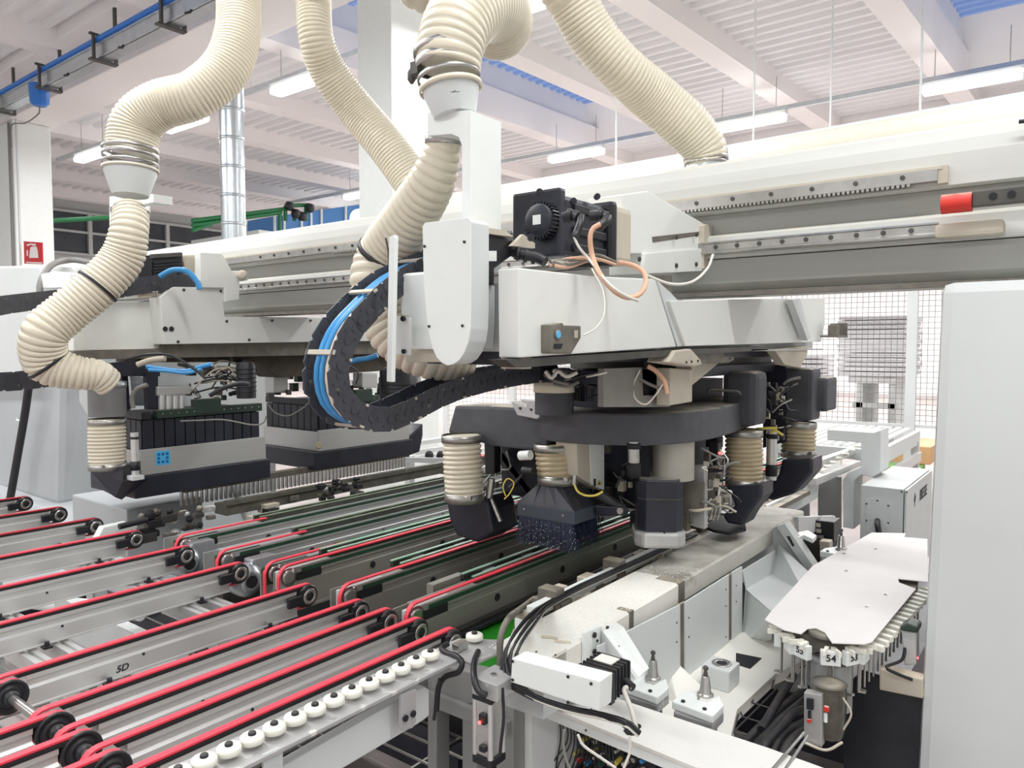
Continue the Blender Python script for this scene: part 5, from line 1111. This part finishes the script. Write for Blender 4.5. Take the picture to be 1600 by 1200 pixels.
obj('sloped_rib', G().hull([at(1035, 1016, Z=.72), at(1042, 1020, Z=.72), at(1096, 1072, Z=.66), at(1060, 1105, Z=.64), at(1030, 1080, Z=.64)], [at(1035, 1016, Z=.72)+Vector((-.05, .0, -.06)), at(1042, 1020, Z=.72)+Vector((-.05, 0, -.06)), at(1096, 1072, Z=.66)+Vector((-.05, 0, -.06)), at(1060, 1105, Z=.64)+Vector((-.05, 0, -.06)), at(1030, 1080, Z=.64)+Vector((-.05, 0, -.06))]), TABLEW, label='white sloped casting rib between the two tool cones', cat='rib')
# tool cones on grippers
def cone(px, py, lb, zz):
    t = thing('tool_holder', lb, 'tool holder'); c = at(px, py, Z=zz)
    obj('taper', G().lathe([(.023, 0), (.023, .004), (.018, .006), (.0165, .008), (.0115, .052), (.009, .056)], c, Z1, 24), STEEL, t)
    obj('pull_stud', G().lathe([(.006, 0), (.006, .008), (.0045, .011), (.0045, .016), (.0075, .019), (.0075, .024), (.004, .028)], c+Vector((0, 0, .056)), Z1, 16), DSTEEL, t)
    return c
def gripper(c, lb, par=None):
    t = thing('tool_gripper', lb, 'gripper'); x, y, z = c
    obj('jaw', G().xy([(x-.062, y-.085), (x+.062, y-.095), (x+.062, y-.02), (x+.028, y+.03), (x+.02, y+.0), (x+.018, y-.03), (x-.012, y-.03), (x-.018, y+.005), (x-.03, y+.03), (x-.06, y-.02)], z-.026, z-.003, .004), CLEAN, t)
    obj('body', G().box(x-.055, x+.06, y-.09, y-.01, z-.055, z-.027, .006), PLATE, t)
    g = G(); g.bolt((x-.035, y-.07, z-.003), Z1, .006, .004); g.bolt((x+.03, y-.075, z-.003), Z1, .006, .004); obj('jaw_bolt', g, BLACK, t)
    obj('valve', G().box(x-.03, x+.01, y-.093, y-.06, z-.075, z-.055, .003), STKB, t)
    obj('fitting', G().cyl((x+.05, y-.05, z-.09), (x+.05, y-.05, z-.03), .006, 10), STEEL, t)
    obj('post', G().box(x-.02, x+.03, y-.045, y+.0, .62, z-.046), DSTEEL, t)
c = cone(1020, 1060, 'steel tool cone held by the gripper nearer the bed bracket', .765); gripper(c, 'white tool gripper nearer the bed bracket')
c = cone(1102, 1086, 'steel tool cone held by the gripper nearer the bore block', .765); gripper(c, 'white tool gripper in front of the bore block')
c = cone(1314, 857, 'dark tool cone beside the far black motor', .9); gripper(c, 'white tool gripper at the far end beside the magazine lid')
# belt housing with motor
t = thing('drive_housing', 'long white rectangular drive housing across the end of the bed', 'housing')
obj('housing_body', G().pY([(800, 1028), (938, 1064), (936, 1112), (798, 1066)], 1.4, .055, .003), CLEAN, t)
g = G()
for p in ((799.5, 1033), (886, 1057), (922, 1068), (886, 1097), (922, 1109), (799.5, 1062)): g.bolt(at(p[0]+2, p[1], Y=1.4), -Y1, .0035, .003)
obj('cover_screw', g, BLACK, t)
t = thing('servo_motor', 'black flat servo motor behind the white drive housing', 'motor')
p = at(930, 1040, Y=1.46)
g = G(); g.box(p.x-.05, p.x+.045, 1.456, 1.475, .93, 1.0, .002); g.box(p.x-.045, p.x+.04, 1.475, 1.56, .935, 1.0, .006)
for k in range(5): g.box(p.x-.047, p.x+.043, 1.48+k*.016, 1.486+k*.016, .933, 1.003, .001)
obj('motor_body', g, BLACK, t)
obj('name_plate', G().box(p.x-.03, p.x+.02, 1.5, 1.54, 1.003, 1.005), TABLEW, t)
obj('plug', G().cyl((p.x+.04, 1.53, .96), (p.x+.065, 1.52, .955), .01, 12), BLACK, t)
g = G(); a = Vector((p.x+.06, 1.52, .955)); g.tube([a, at(975, 1078, D=1.74), at(985, 1105, D=1.72), at(992, 1130, D=1.7), at(994, 1142, D=1.7)], .006, 8)
obj('white_cable', g, WCABLE, label='white cable from the small black motor to the cabinet slot', cat='cable')
# cable bundle around the bed nose
t = thing('cable_bundle', 'bundle of black cables curving round the near end of the bed', 'cable')
for k in range(9):
    a = k/8*.035; b = (k % 3)*.008; pts = []
    for px, py, d in ((1085, 836, 0), (1010, 871, 0), (950, 898, 0), (900, 921, 0), (855, 946, 0), (826, 970, 2.02), (800, 1005, 1.92), (789, 1035, 1.88), (795, 1066, 1.84), (830, 1088, 1.8), (885, 1108, 1.76), (940, 1119, 1.72), (975, 1130, 1.67), (992, 1146, 1.66)):
        s_ = (1.25 if py > 900 and px < 830 else .7)
        pts.append((at(px, py, X=-1.285) if d == 0 else at(px, py, D=d))+Vector((a*s_-.01, random.uniform(-.003, .003), b*s_-.004)))
    obj('cable', G().tube(pts, .0035, 6, 70), BCABLE if k != 6 else WCABLE, t)
# clutter rail left of the bed
t = thing('clamp_rail', 'worn white slide rail with clamps and fittings along the bed edge', 'rail')
obj('slide', G().box(-1.33, -1.30, 1.8, 2.75, .925, .96, .002), CLEAN, t); obj('lower_slide', G().xy([(-1.33, 1.73), (-1.39, 1.95), (-1.40, 4.5), (-1.26, 4.5), (-1.26, 1.64)], .88, .905), TAUPE, t)
random.seed(11)
for k in range(34):
    y = 1.76+random.random()*1.0; x = random.uniform(max(-1.40, -1.31-(y-1.73)*.35), -1.30); a = random.uniform(.008, .022)
    obj('fitting', G().box(x-a, x+a, y-a*1.5, y+a*1.5, .905, .91+a*1.5, .002), random.choice([BEIGE, TAUPE, DSTEEL, CLEAN, TAUPE]), t)
for k in range(12):
    y = 2.7+k*.16; obj('fitting', G().box(-1.42, -1.36, y, y+.1, .905, .93, .003), random.choice([TAUPE, DSTEEL, DARK]), t)
for y in (1.9, 2.3): obj('clamp', G().box(-1.36, -1.29, y, y+.05, .92, .985, .004), TAUPE, t)
obj('end_curl', G().tube([at(835, 935, Z=.92), at(815, 950, Z=.93), at(796, 965, D=1.98), at(785, 985, D=1.93), at(781, 1010, D=1.92), at(782, 1048, D=1.92)], .009, 8), TAUPE, t)
# front cabinet with speckled top
t = thing('front_cabinet', 'white open fronted cabinet with a speckled top at the bottom edge', 'cabinet')
ZC = .75
obj('top_panel', G().pZ([(818, 1088), (826, 1081), (950, 1086), (1200, 1168), (1330, 1215), (1130, 1215), (1076, 1194)], ZC, .012, .002), SPECK, t)
f0 = at(818, 1088, Z=ZC); f1 = at(1130, 1216, Z=ZC); dr = (f1-f0).normalized(); nr = Vector((-dr.y, dr.x, 0))
g = G(); g.ex([f0+Vector((0, 0, -.012)), f1+Vector((0, 0, -.012)), f1+Vector((0, 0, -.036)), f0+Vector((0, 0, -.036))], nr*.012); obj('front_rail', g, CLEAN, t)
g = G(); g.ex([f0, f0+dr*.03, f0+dr*.03+Vector((0, 0, -.7)), f0+Vector((0, 0, -.7))], nr*.012); g.ex([f0, f0+nr*.3, f0+nr*.3+Vector((0, 0, -.7)), f0+Vector((0, 0, -.7))], dr*.006); obj('side_post', g, CLEAN, t)
g = G(); g.ex([f0+dr*.03, f0+dr*.12+nr*.2, f0+dr*.12+nr*.2+Vector((0, 0, -.7)), f0+dr*.03+Vector((0, 0, -.7))], nr*.004); obj('side_wall', g, LGREY, t)
g = G(); dz_ = Vector((0, 0, -.03)); g.ex([f0+nr*.16+dz_, f1+nr*.16+dz_, f1+nr*.16+Vector((0, 0, -.7)), f0+nr*.16+Vector((0, 0, -.7))], nr*.01); obj('back_wall', g, DARK, t)
g = G(); g.pZ([(974, 1141), (979, 1147), (987, 1149), (993, 1145), (1002, 1135), (1001, 1132), (996, 1130), (985, 1132)], ZC+.002, .003); obj('cable_slot', g, DARK, t)
g = G(); g.bolt(f0+dr*.006+Vector((0, -.001, -.02)), -nr, .003, .002); g.bolt(f0+dr*.22+Vector((0, -.001, -.022)), -nr, .003, .002); obj('rail_screw', g, DSTEEL, t)
t = thing('valve_bank', 'dense bank of pneumatic valves with coloured fittings inside the cabinet', 'valve')
random.seed(5); cols = [REDP, STEEL, YEL, GREENP, BLUE, WCABLE, BLACK, STEEL, BLACK, OLIVE]
obj('valve_base', G().ex([f0+dr*.1+nr*.12+Vector((0, 0, -.1)), f0+dr*.36+nr*.12+Vector((0, 0, -.1)), f0+dr*.36+nr*.12+Vector((0, 0, -.45)), f0+dr*.1+nr*.12+Vector((0, 0, -.45))], nr*.05), NAVY, t)
for r in range(9):
    for c_ in range(9):
        q = f0+dr*(.12+c_*.026+random.uniform(-.003, .003))+nr*.12+Vector((0, 0, -.09-r*.024))
        m = cols[(r*7+c_*3+random.randint(0, 3)) % len(cols)]
        obj('fitting', G().cyl(q, q-nr*random.uniform(.015, .035)+Vector((0, 0, random.uniform(-.004, .004))), random.choice([.004, .006, .007]), 8), m, t)
for k, (pp, m, r, lb) in enumerate((([(882, 1140), (880, 1160), (884, 1185), (892, 1205)], GCABLE, .003, 'grey cable hanging in front of the valve bank'), ([(903, 1148), (912, 1165), (940, 1185), (962, 1200)], WCABLE, .003, 'white cable curving across the open cabinet'), ([(984, 1150), (984, 1175), (975, 1200)], WCABLE, .003, 'white cable dropping from the cabinet slot'))):
    obj('cable', G().tube([at(a, b, D=1.52) for a, b in pp], r, 6), m, label=lb, cat='cable')
t = thing('cable_loom', 'tangle of thin black cables inside the open cabinet', 'cable', kind='stuff')
g = G()
for k in range(16):
    q = f0+dr*(.07+k*.012)+nr*.07+Vector((0, 0, -.04)); g.tube([q, q+Vector((.01, 0, -.08)), q+Vector((random.uniform(-.05, .02), .0, -.2)), q+Vector((random.uniform(-.03, .03), 0, -.4))], .0022, 5)
bpy.data.objects.remove(t); obj('cable_loom', g, BCABLE, label='tangle of thin black cables inside the open cabinet', cat='cable', kind='stuff')
# tool magazine
t = thing('tool_magazine', 'long white lidded tool magazine with a row of fork grippers around its edge', 'magazine')
ZM = .9
LID = [(1195, 968), (1205, 955), (1270, 884), (1362, 832), (1415, 833), (1412, 839), (1430, 840), (1449, 842), (1452, 925), (1400, 905), (1403, 910), (1431, 916), (1432, 935), (1362, 1003), (1350, 1006), (1300, 1003), (1290, 990), (1288, 985), (1275, 981), (1262, 982), (1252, 990), (1225, 984)]
obj('lid', G().pZ([(1195, 968), (1205, 955), (1270, 884), (1362, 832), (1415, 833), (1413, 839), (1449, 842), (1450, 909), (1403, 904), (1405, 910), (1431, 920), (1362, 1003), (1350, 1006), (1300, 1004), (1289, 988), (1275, 981), (1262, 982), (1252, 990), (1225, 984)], ZM, .003), LIDM, t)
g = G()
for p in ((1279, 935), (1354, 948), (1384, 929), (1368, 858), (1322, 892)): g.bolt(at(*p, Z=ZM), Z1, .006, .003)
obj('lid_nut', g, STEEL, t)
core = [(1218, 976), (1275, 905), (1365, 850), (1438, 855), (1434, 915), (1350, 990), (1300, 996), (1250, 990)]
obj('chain_body', G().pZ(core, ZM-.02, .05), TAUPE, t)
hub = at(1290, 985, Z=ZM-.005); obj('sprocket', G().lathe([(.01, 0), (.05, 0), (.05, -.012)], hub, Z1, 24), TAUPE, t)
def fork(a, c, n, lab=None):
    a = Vector(a); d = (a-Vector(c)); d.z = 0; d.normalize(); s_ = Vector((-d.y, d.x, 0)); g = G()
    if n: obj('fork', G().ex([a-s_*.009, a-s_*.009+d*.045, a+s_*.009+d*.045, a+s_*.009], (0, 0, -.018), .002), NYLON, t); return d, s_
    for q in (-1, 1):
        b0 = a+s_*q*.008; b1 = a+d*.04+s_*q*.022
        g.ex([b0+s_*q*.006, b1+s_*q*.003, b1-s_*q*.004, b0-s_*q*.006], (0, 0, -.014))
    o = obj('fork', g, NYLON, t)
    g = G(); w_ = .027 if n == 0 else .011; g.ex([a-s_*w_+Vector((0, 0, -.008)), a-s_*w_+d*.02+Vector((0, 0, -.008)), a+s_*w_+d*.02+Vector((0, 0, -.008)), a+s_*w_+Vector((0, 0, -.008))], (0, 0, -.042), .002); obj('fork_base', g, CLEAN, t)
    return d, s_
# along the outer (right) straight run
pa, pb = at(1358, 1002, Z=ZM-.02), at(1440, 916, Z=ZM-.02)
for k in range(15): q = pa.lerp(pb, k/14); fork(q, q+Vector((-1, .35, 0)), k+1)
NUM = {(1258, 1000): '55', (1297, 1010): '54', (1326, 1009): '53'}
for (px, py), nb in list(NUM.items())+[((1222, 982), ''), ((1240, 992), ''), ((1344, 1006), '')]:
    q = at(px, py, Z=ZM-.02); d, s_ = fork(q, hub, 0)
    g = G(); g.cyl(q+s_*.008+Vector((0, 0, -.03)), q+s_*.008+Vector((0, 0, -.135)), .0035, 6); g.cyl(q-s_*.008+Vector((0, 0, -.03)), q-s_*.008+Vector((0, 0, -.135)), .0035, 6)
    obj('guide_rod', g, STEEL, t)
    obj('lower_fork', G().ex([q-s_*.012+Vector((0, 0, -.135)), q+s_*.012+Vector((0, 0, -.135)), q+s_*.006+d*.02+Vector((0, 0, -.135)), q-s_*.006+d*.02+Vector((0, 0, -.135))], (0, 0, -.006)), STEEL, t)
    if nb: textg(nb, q+d*.0215+Vector((0, 0, -.028)), s_, Z1, .028, INK, 'position_number', t)
for k in range(15):
    q = pa.lerp(pb, k/14)+Vector((-.01, 0, 0)); g = G(); g.cyl(q+Vector((0, 0, -.03)), q+Vector((0, 0, -.14)), .0035, 6); obj('guide_rod', g, STEEL, t)
obj('drum', G().cyl(at(1300, 1030, D=2.22), at(1300, 1030, D=2.22)+Vector((0, 0, -.14)), .058, 24), BASEG, t)
# drive motor of magazine
t = thing('index_motor', 'clear cased index motor unit hanging below the tool magazine', 'motor')
c = at(1284, 1090, D=2.08)
obj('frame_block', G().pY([(1256, 1082), (1284, 1086), (1284, 1168), (1256, 1160)], c.y-.03, .03, .002), ALU2, t)
obj('clear_body', G().lathe([(.044, 0), (.046, -.02), (.044, -.12), (.038, -.145)], (c.x+.012, c.y+.03, c.z+.03), Z1, 10), mat('smoky_plastic', (86, 83, 74), .2, var=.3, scale=30), t)
obj('top_flange', G().lathe([(.044, 0), (.048, .004), (.02, .008)], (c.x+.012, c.y+.03, c.z+.03), Z1, 20), TAUPE, t)
obj('relay', G().pY([(1260, 1092), (1270, 1094), (1270, 1110), (1260, 1108)], c.y-.04, .01).pY([(1262, 1112), (1266, 1113), (1266, 1130), (1262, 1129)], c.y-.04, .01), DARK, t)
obj('red_fitting', G().pY([(1287, 1104), (1294, 1106), (1294, 1113), (1287, 1111)], c.y-.06, .01).pY([(1261, 1124), (1266, 1125), (1266, 1130), (1261, 1129)], c.y-.045, .01), REDP, t)
obj('white_fitting', G().cyl(at(1290, 1115, Y=c.y-.05), at(1290, 1128, Y=c.y-.05), .005, 8), CLEAN, t)
obj('wire_guard', G().tube([at(1317, 1090, Y=c.y), at(1330, 1115, Y=c.y), at(1318, 1140, Y=c.y)], .003, 6).tube([at(1256, 1160, Y=c.y-.04), at(1290, 1172, Y=c.y-.04), at(1316, 1160, Y=c.y)], .004, 6), BEIGE, t)
# cable basket with corrugated cables
t = thing('cable_basket', 'bent wire basket holding the corrugated cables', 'basket')
g = G(); w_ = lambda pp: g.rod([at(a, b, Z=.62) for a, b in pp], .0028, 5)
w_([(1260, 1040), (1212, 1055), (1156, 1108), (1146, 1144), (1190, 1165)]); w_([(1212, 1055), (1206, 1075), (1250, 1085)]); w_([(1180, 1085), (1175, 1098), (1215, 1110)]); w_([(1156, 1108), (1160, 1120), (1210, 1135)]); w_([(1146, 1144), (1200, 1155)]); w_([(1225, 1065), (1146, 1144)])
obj('wire', g, DSTEEL, t)
rr = [[(1262, 1075), (1235, 1095), (1205, 1120), (1170, 1155), (1150, 1180)], [(1262, 1090), (1240, 1108), (1215, 1130), (1180, 1170), (1165, 1195)], [(1260, 1108), (1240, 1115), (1222, 1135), (1195, 1165), (1180, 1205)], [(1258, 1128), (1235, 1140), (1215, 1160), (1200, 1200)], [(1262, 1140), (1245, 1150), (1228, 1170), (1216, 1205)], [(1240, 1055), (1225, 1080), (1210, 1105), (1190, 1140)]]
nm = ['nearest the basket rim', 'second from the basket rim', 'third from the basket rim', 'fourth from the rim, under the index motor', 'beside the index motor', 'upper one, leaving toward the magazine']
for k, pp in enumerate(rr): obj('corrugated_cable', G().hose([at(a, b, Z=.63+.008*(k % 3)) for a, b in pp], [.013]*len(pp), .008, .1, 10), BLACK, label='black corrugated cable in the basket, ' + nm[k], cat='cable')
obj('metal_rod', G().cyl(at(1256, 1145, D=1.9), at(1205, 1205, D=1.75), .004, 8).cyl(at(1262, 1150, D=1.9), at(1222, 1210, D=1.75), .004, 8), STEEL, label='pair of bright metal rods beside the corrugated cables', cat='rod', kind='stuff')
# right dark part below magazine
t = thing('sump_panel', 'dark glossy panel with a white bar below the tool magazine', 'panel')
obj('dark_panel', G().pY([(1318, 1075), (1345, 1050), (1440, 1078), (1440, 1250), (1318, 1250)], 2.5, .02), mat('glossy_dark', (42, 44, 50), .25, var=.2), t)
obj('white_bar', G().pY([(1374, 1045), (1442, 1062), (1442, 1092), (1374, 1078)], 2.44, .05, .004), BEIGE, t)
t = thing('limit_switch', 'grey limit switch post beside the right column', 'switch')
obj('post', G().pY([(1408, 982), (1432, 986), (1432, 1040), (1412, 1040)], 2.5, .05, .006), GREY, t); obj('cap', G().pY([(1405, 980), (1418, 974), (1434, 980), (1434, 990), (1408, 986)], 2.49, .07, .006), OLIVE, t)
obj('switch_led', G().lathe([(.002, -.003), (.003, 0), (.002, .003)], at(1434, 1028, Y=2.48), Z1, 8), LED, t)
obj('cable', G().tube([at(1415, 1000, D=2.3), at(1410, 1030, D=2.25), at(1385, 1042, D=2.2), at(1400, 1052, D=2.2), at(1425, 1062, D=2.2)], .005, 6), BCABLE, label='black cable below the limit switch at the right column', cat='cable')
obj('floor_plate', G().box(-1.05, -.5, 2.7, 4.6, .3, .5), NAVY, label='dark steel base block under the tool magazine', cat='block')
# far cabinet with lettering
t = thing('machine_cabinet', 'grey machine cabinet with black lettering and an access plate', 'cabinet')
a = at(1347, 757, Z=.9); b = at(1413, 765, Z=.9); c2 = at(1457, 737, Z=.9)
x0, x1, y0, y1 = a.x, b.x, b.y, c2.y+.1
obj('cabinet_body', G().box(x0, x1-.005, y0, y1, .3, .9, .004), GREY, t)
obj('side_panel', G().box(x1, x1+.012, y0+.01, y1, .3, .895, .003), GREY, t)
obj('access_plate', G().pY([(1353, 782), (1358, 778), (1385, 781), (1391, 787), (1391, 835), (1353, 832)], y0, -.004, .001), GREY, t)
g = G()
for p in ((1354, 787), (1371, 782), (1388, 790), (1354, 813), (1388, 817), (1409, 768), (1417, 769)): g.bolt(at(*p, Y=y0-.004), -Y1, .005, .003)
obj('plate_screw', g, DSTEEL, t)
obj('cable_gland', G().tube([at(1371, 813, Y=y0-.01), at(1371, 820, Y=y0-.05), at(1374, 835, Y=y0-.06)], .016, 10), BLACK, t)
zc = .76; q = at(1443, 770, X=x1+.0135); textg('BIESSE', q, Y1, Z1, .10, INK, 'lettering', t)
g = G(); yy = q.y-.34; zz = q.z; g.yz([(yy, zz-.0), (yy+.03, zz+.05), (yy+.04, zz+.02), (yy+.07, zz+.03), (yy+.03, zz-.04), (yy+.03, zz-.01)], x1+.012, x1+.014); obj('emblem', g, INK, t)
# C frame and rear conveyor pieces
obj('c_frame', G().pY([(1292, 671), (1365, 676), (1376, 672), (1376, 738), (1363, 746), (1345, 742), (1334, 752), (1334, 827), (1317, 824), (1317, 750), (1325, 738), (1345, 730), (1345, 692), (1292, 688)], 5.2, .25, .006), LGREY, label='white C shaped frame behind the tool cone', cat='frame')
t = thing('rear_table', 'white slatted rear table on aluminium legs beyond the C frame', 'table')
for k in range(9):
    x = -1.9+k*.075; obj('slat', G().box(x, x+.045, 6.0, 7.6, .985, 1.0), CLEAN, t)
obj('side_beam', G().box(-2.0, -1.22, 5.95, 6.0, .90, .985, .004).box(-1.22, -1.18, 5.95, 7.6, .86, .98, .004), LGREY, t)
for x, y in ((-1.2, 6.0), (-1.9, 6.0), (-1.2, 7.5)): obj('leg', G().box(x-.03, x+.03, y-.03, y+.03, 0, .9), ALU, t)
obj('slotted_bar', G().box(-1.19, -1.15, 6.0, 7.5, .72, .80).box(-1.19, -1.15, 6.0, 7.5, .56, .66), ALU, t)
for i, (y, lb) in enumerate(((.0, 'upper'), (.12, 'lower'))):
    obj('rear_rail', G().pX([(1275, 722+i*26), (1345, 698+i*22), (1345, 706+i*22), (1275, 734+i*26)], -1.35+.1*i, .05, .003), ALU, label='aluminium rear rail seen beside the far hood, ' + lb + ' one', cat='rail')
for i in range(7):
    p = at(1283+i*9.5, 737-i*6.4, X=-1.3); o = bpy.data.objects.new('disc_roller', dm); C.objects.link(o); o['placed'] = 1; o.location = p; tag(o, 'small white disc roller behind the far hood, ' + ['first', 'second', 'third', 'fourth', 'fifth', 'sixth', 'last'][i] + ' from the left', 'roller', 'rear disc rollers behind the far hood')
obj('red_strip', G().pX([(1272, 724), (1292, 712), (1292, 716), (1272, 729)], -1.4, .02), DRED, label='short red belt piece beside the far hood', cat='belt')
t = thing('black_motor', 'black square motor at the far end of the bed', 'motor')
obj('motor_body', G().pY([(1267, 812), (1303, 816), (1303, 848), (1267, 844)], 3.85, .12, .006), BLACK, t)
obj('name_plate', G().pY([(1275, 817), (1282, 818), (1282, 824), (1275, 823)], 3.846, .002).pY([(1275, 826), (1283, 827), (1283, 833), (1275, 832)], 3.846, .002), BEIGE, t)
t = thing('far_gripper', 'white forked gripper body left of the far black motor', 'gripper')
obj('jaw', G().pZ([(1242, 832), (1262, 828), (1276, 836), (1270, 842), (1256, 836), (1246, 840)], .93, .02, .003), CLEAN, t)
obj('body', G().pY([(1240, 838), (1282, 840), (1285, 880), (1300, 895), (1240, 890)], 3.75, .06, .004), DSTEEL, t)
obj('column', G().pY([(1280, 845), (1296, 847), (1296, 895), (1282, 895)], 3.7, .06, .004), BEIGE, t); obj('status_light', G().lathe([(.003, -.004), (.006, 0), (.003, .004)], at(1262, 842, Y=3.6), Z1, 8), LED, t)
obj('bed_end_plate', G().pX([(1248, 808), (1305, 806), (1305, 812), (1262, 838), (1248, 830)], -1.05, .02), LGREY, label='grey end plate behind the far black motor', cat='plate')
obj('guard_plate', G().pX([(1200, 790), (1240, 770), (1262, 752), (1280, 752), (1278, 778), (1250, 795), (1205, 808)], -1.3, .02, .003), LGREY, label='pale bent guard plate under the far hood', cat='plate')
for i, (px, lb) in enumerate(((1250, 'left'), (1300, 'right'))): obj('guard_screen', G().pY([(px-22, 742), (px+14, 746), (px+14, 950), (px-22, 950)], 5.0+i*.4, .02), BASEG, label='grey guard screen beneath the rear rails, ' + lb + ' one', cat='screen')
# ================= split loose repeats into parts =================
KEEP = ('pictogram', 'sticker_mark', 'lettering', 'position_number', 'handwritten_mark', 'warning', 'emblem', 'arrow_mark', 'wire', 'trough', 'belt', 'chain_link')
def clusters(me):
    n = len(me.vertices); p = list(range(n))
    def f(a):
        while p[a] != a: p[a] = p[p[a]]; a = p[a]
        return a
    for e in me.edges:
        a, b = f(e.vertices[0]), f(e.vertices[1])
        if a != b: p[a] = b
    bb = {}
    for v in me.vertices:
        r = f(v.index); b = bb.setdefault(r, [list(v.co), list(v.co)])
        for i in range(3): b[0][i] = min(b[0][i], v.co[i]); b[1][i] = max(b[1][i], v.co[i])
    ks = [[[k], b] for k, b in bb.items()]; ch = True; E_ = .0025
    while ch and len(ks) > 1:
        ch = False; out = []
        for k in ks:
            hit = None
            for o in out:
                if all(k[1][0][i] <= o[1][1][i]+E_ and o[1][0][i] <= k[1][1][i]+E_ for i in range(3)): hit = o; break
            if hit:
                hit[0] += k[0]; hit[1] = [[min(hit[1][0][i], k[1][0][i]) for i in range(3)], [max(hit[1][1][i], k[1][1][i]) for i in range(3)]]; ch = True
            else: out.append(k)
        ks = out
    m = {}
    for j, k in enumerate(ks):
        for r in k[0]: m[r] = j
    return len(ks), [m[f(i)] for i in range(n)]
for o in list(bpy.data.objects):
    if o.type != 'MESH' or not o.parent or o.get('kind') or o.data.users > 1 or any(o.name.startswith(k) for k in KEEP): continue
    me = o.data
    if len(me.vertices) > 9000: continue
    n, m = clusters(me)
    if n < 2: continue
    if n > 80: o['kind'] = 'stuff'; continue
    base = o.name.split('.')[0]
    for j in range(n):
        ix = {}; vs = []; fs = []; sm_ = []
        for p_ in me.polygons:
            if m[p_.vertices[0]] != j: continue
            f = []
            for v in p_.vertices:
                if v not in ix: ix[v] = len(vs); vs.append(tuple(me.vertices[v].co))
                f.append(ix[v])
            fs.append(f); sm_.append(p_.use_smooth)
        nm = bpy.data.meshes.new(base); nm.from_pydata(vs, [], fs); nm.polygons.foreach_set('use_smooth', sm_); nm.materials.append(me.materials[0]); nm.update()
        if j == 0: keep = nm; continue
        q = bpy.data.objects.new(base, nm); C.objects.link(q); q.parent = o.parent
    o.data = keep
# ================= finalize origins =================
bpy.context.view_layer.update()
kids = {}
for o in bpy.data.objects:
    if o.parent: kids.setdefault(o.parent.name, []).append(o)
def desc(o):
    r = []
    for c in kids.get(o.name, []): r += [c]+desc(c)
    return r
done = set()
for o in list(bpy.data.objects):
    if o.parent or o.type not in ('EMPTY', 'MESH'): continue
    if o.get('placed'):
        del o['placed']; continue
    lo = Vector((1e9,)*3); hi = -lo
    for c in [o]+desc(o):
        if c.type != 'MESH' or not c.data.vertices: continue
        for q in c.bound_box:
            for i in range(3): lo[i] = min(lo[i], q[i]); hi[i] = max(hi[i], q[i])
    b = Vector(((lo.x+hi.x)/2, (lo.y+hi.y)/2, lo.z))
    if o.type == 'MESH': o.data.transform(Matrix.Translation(-b)); o.location = b
    else:
        o.location = b
        for c in kids.get(o.name, []): c.location = c.location-b
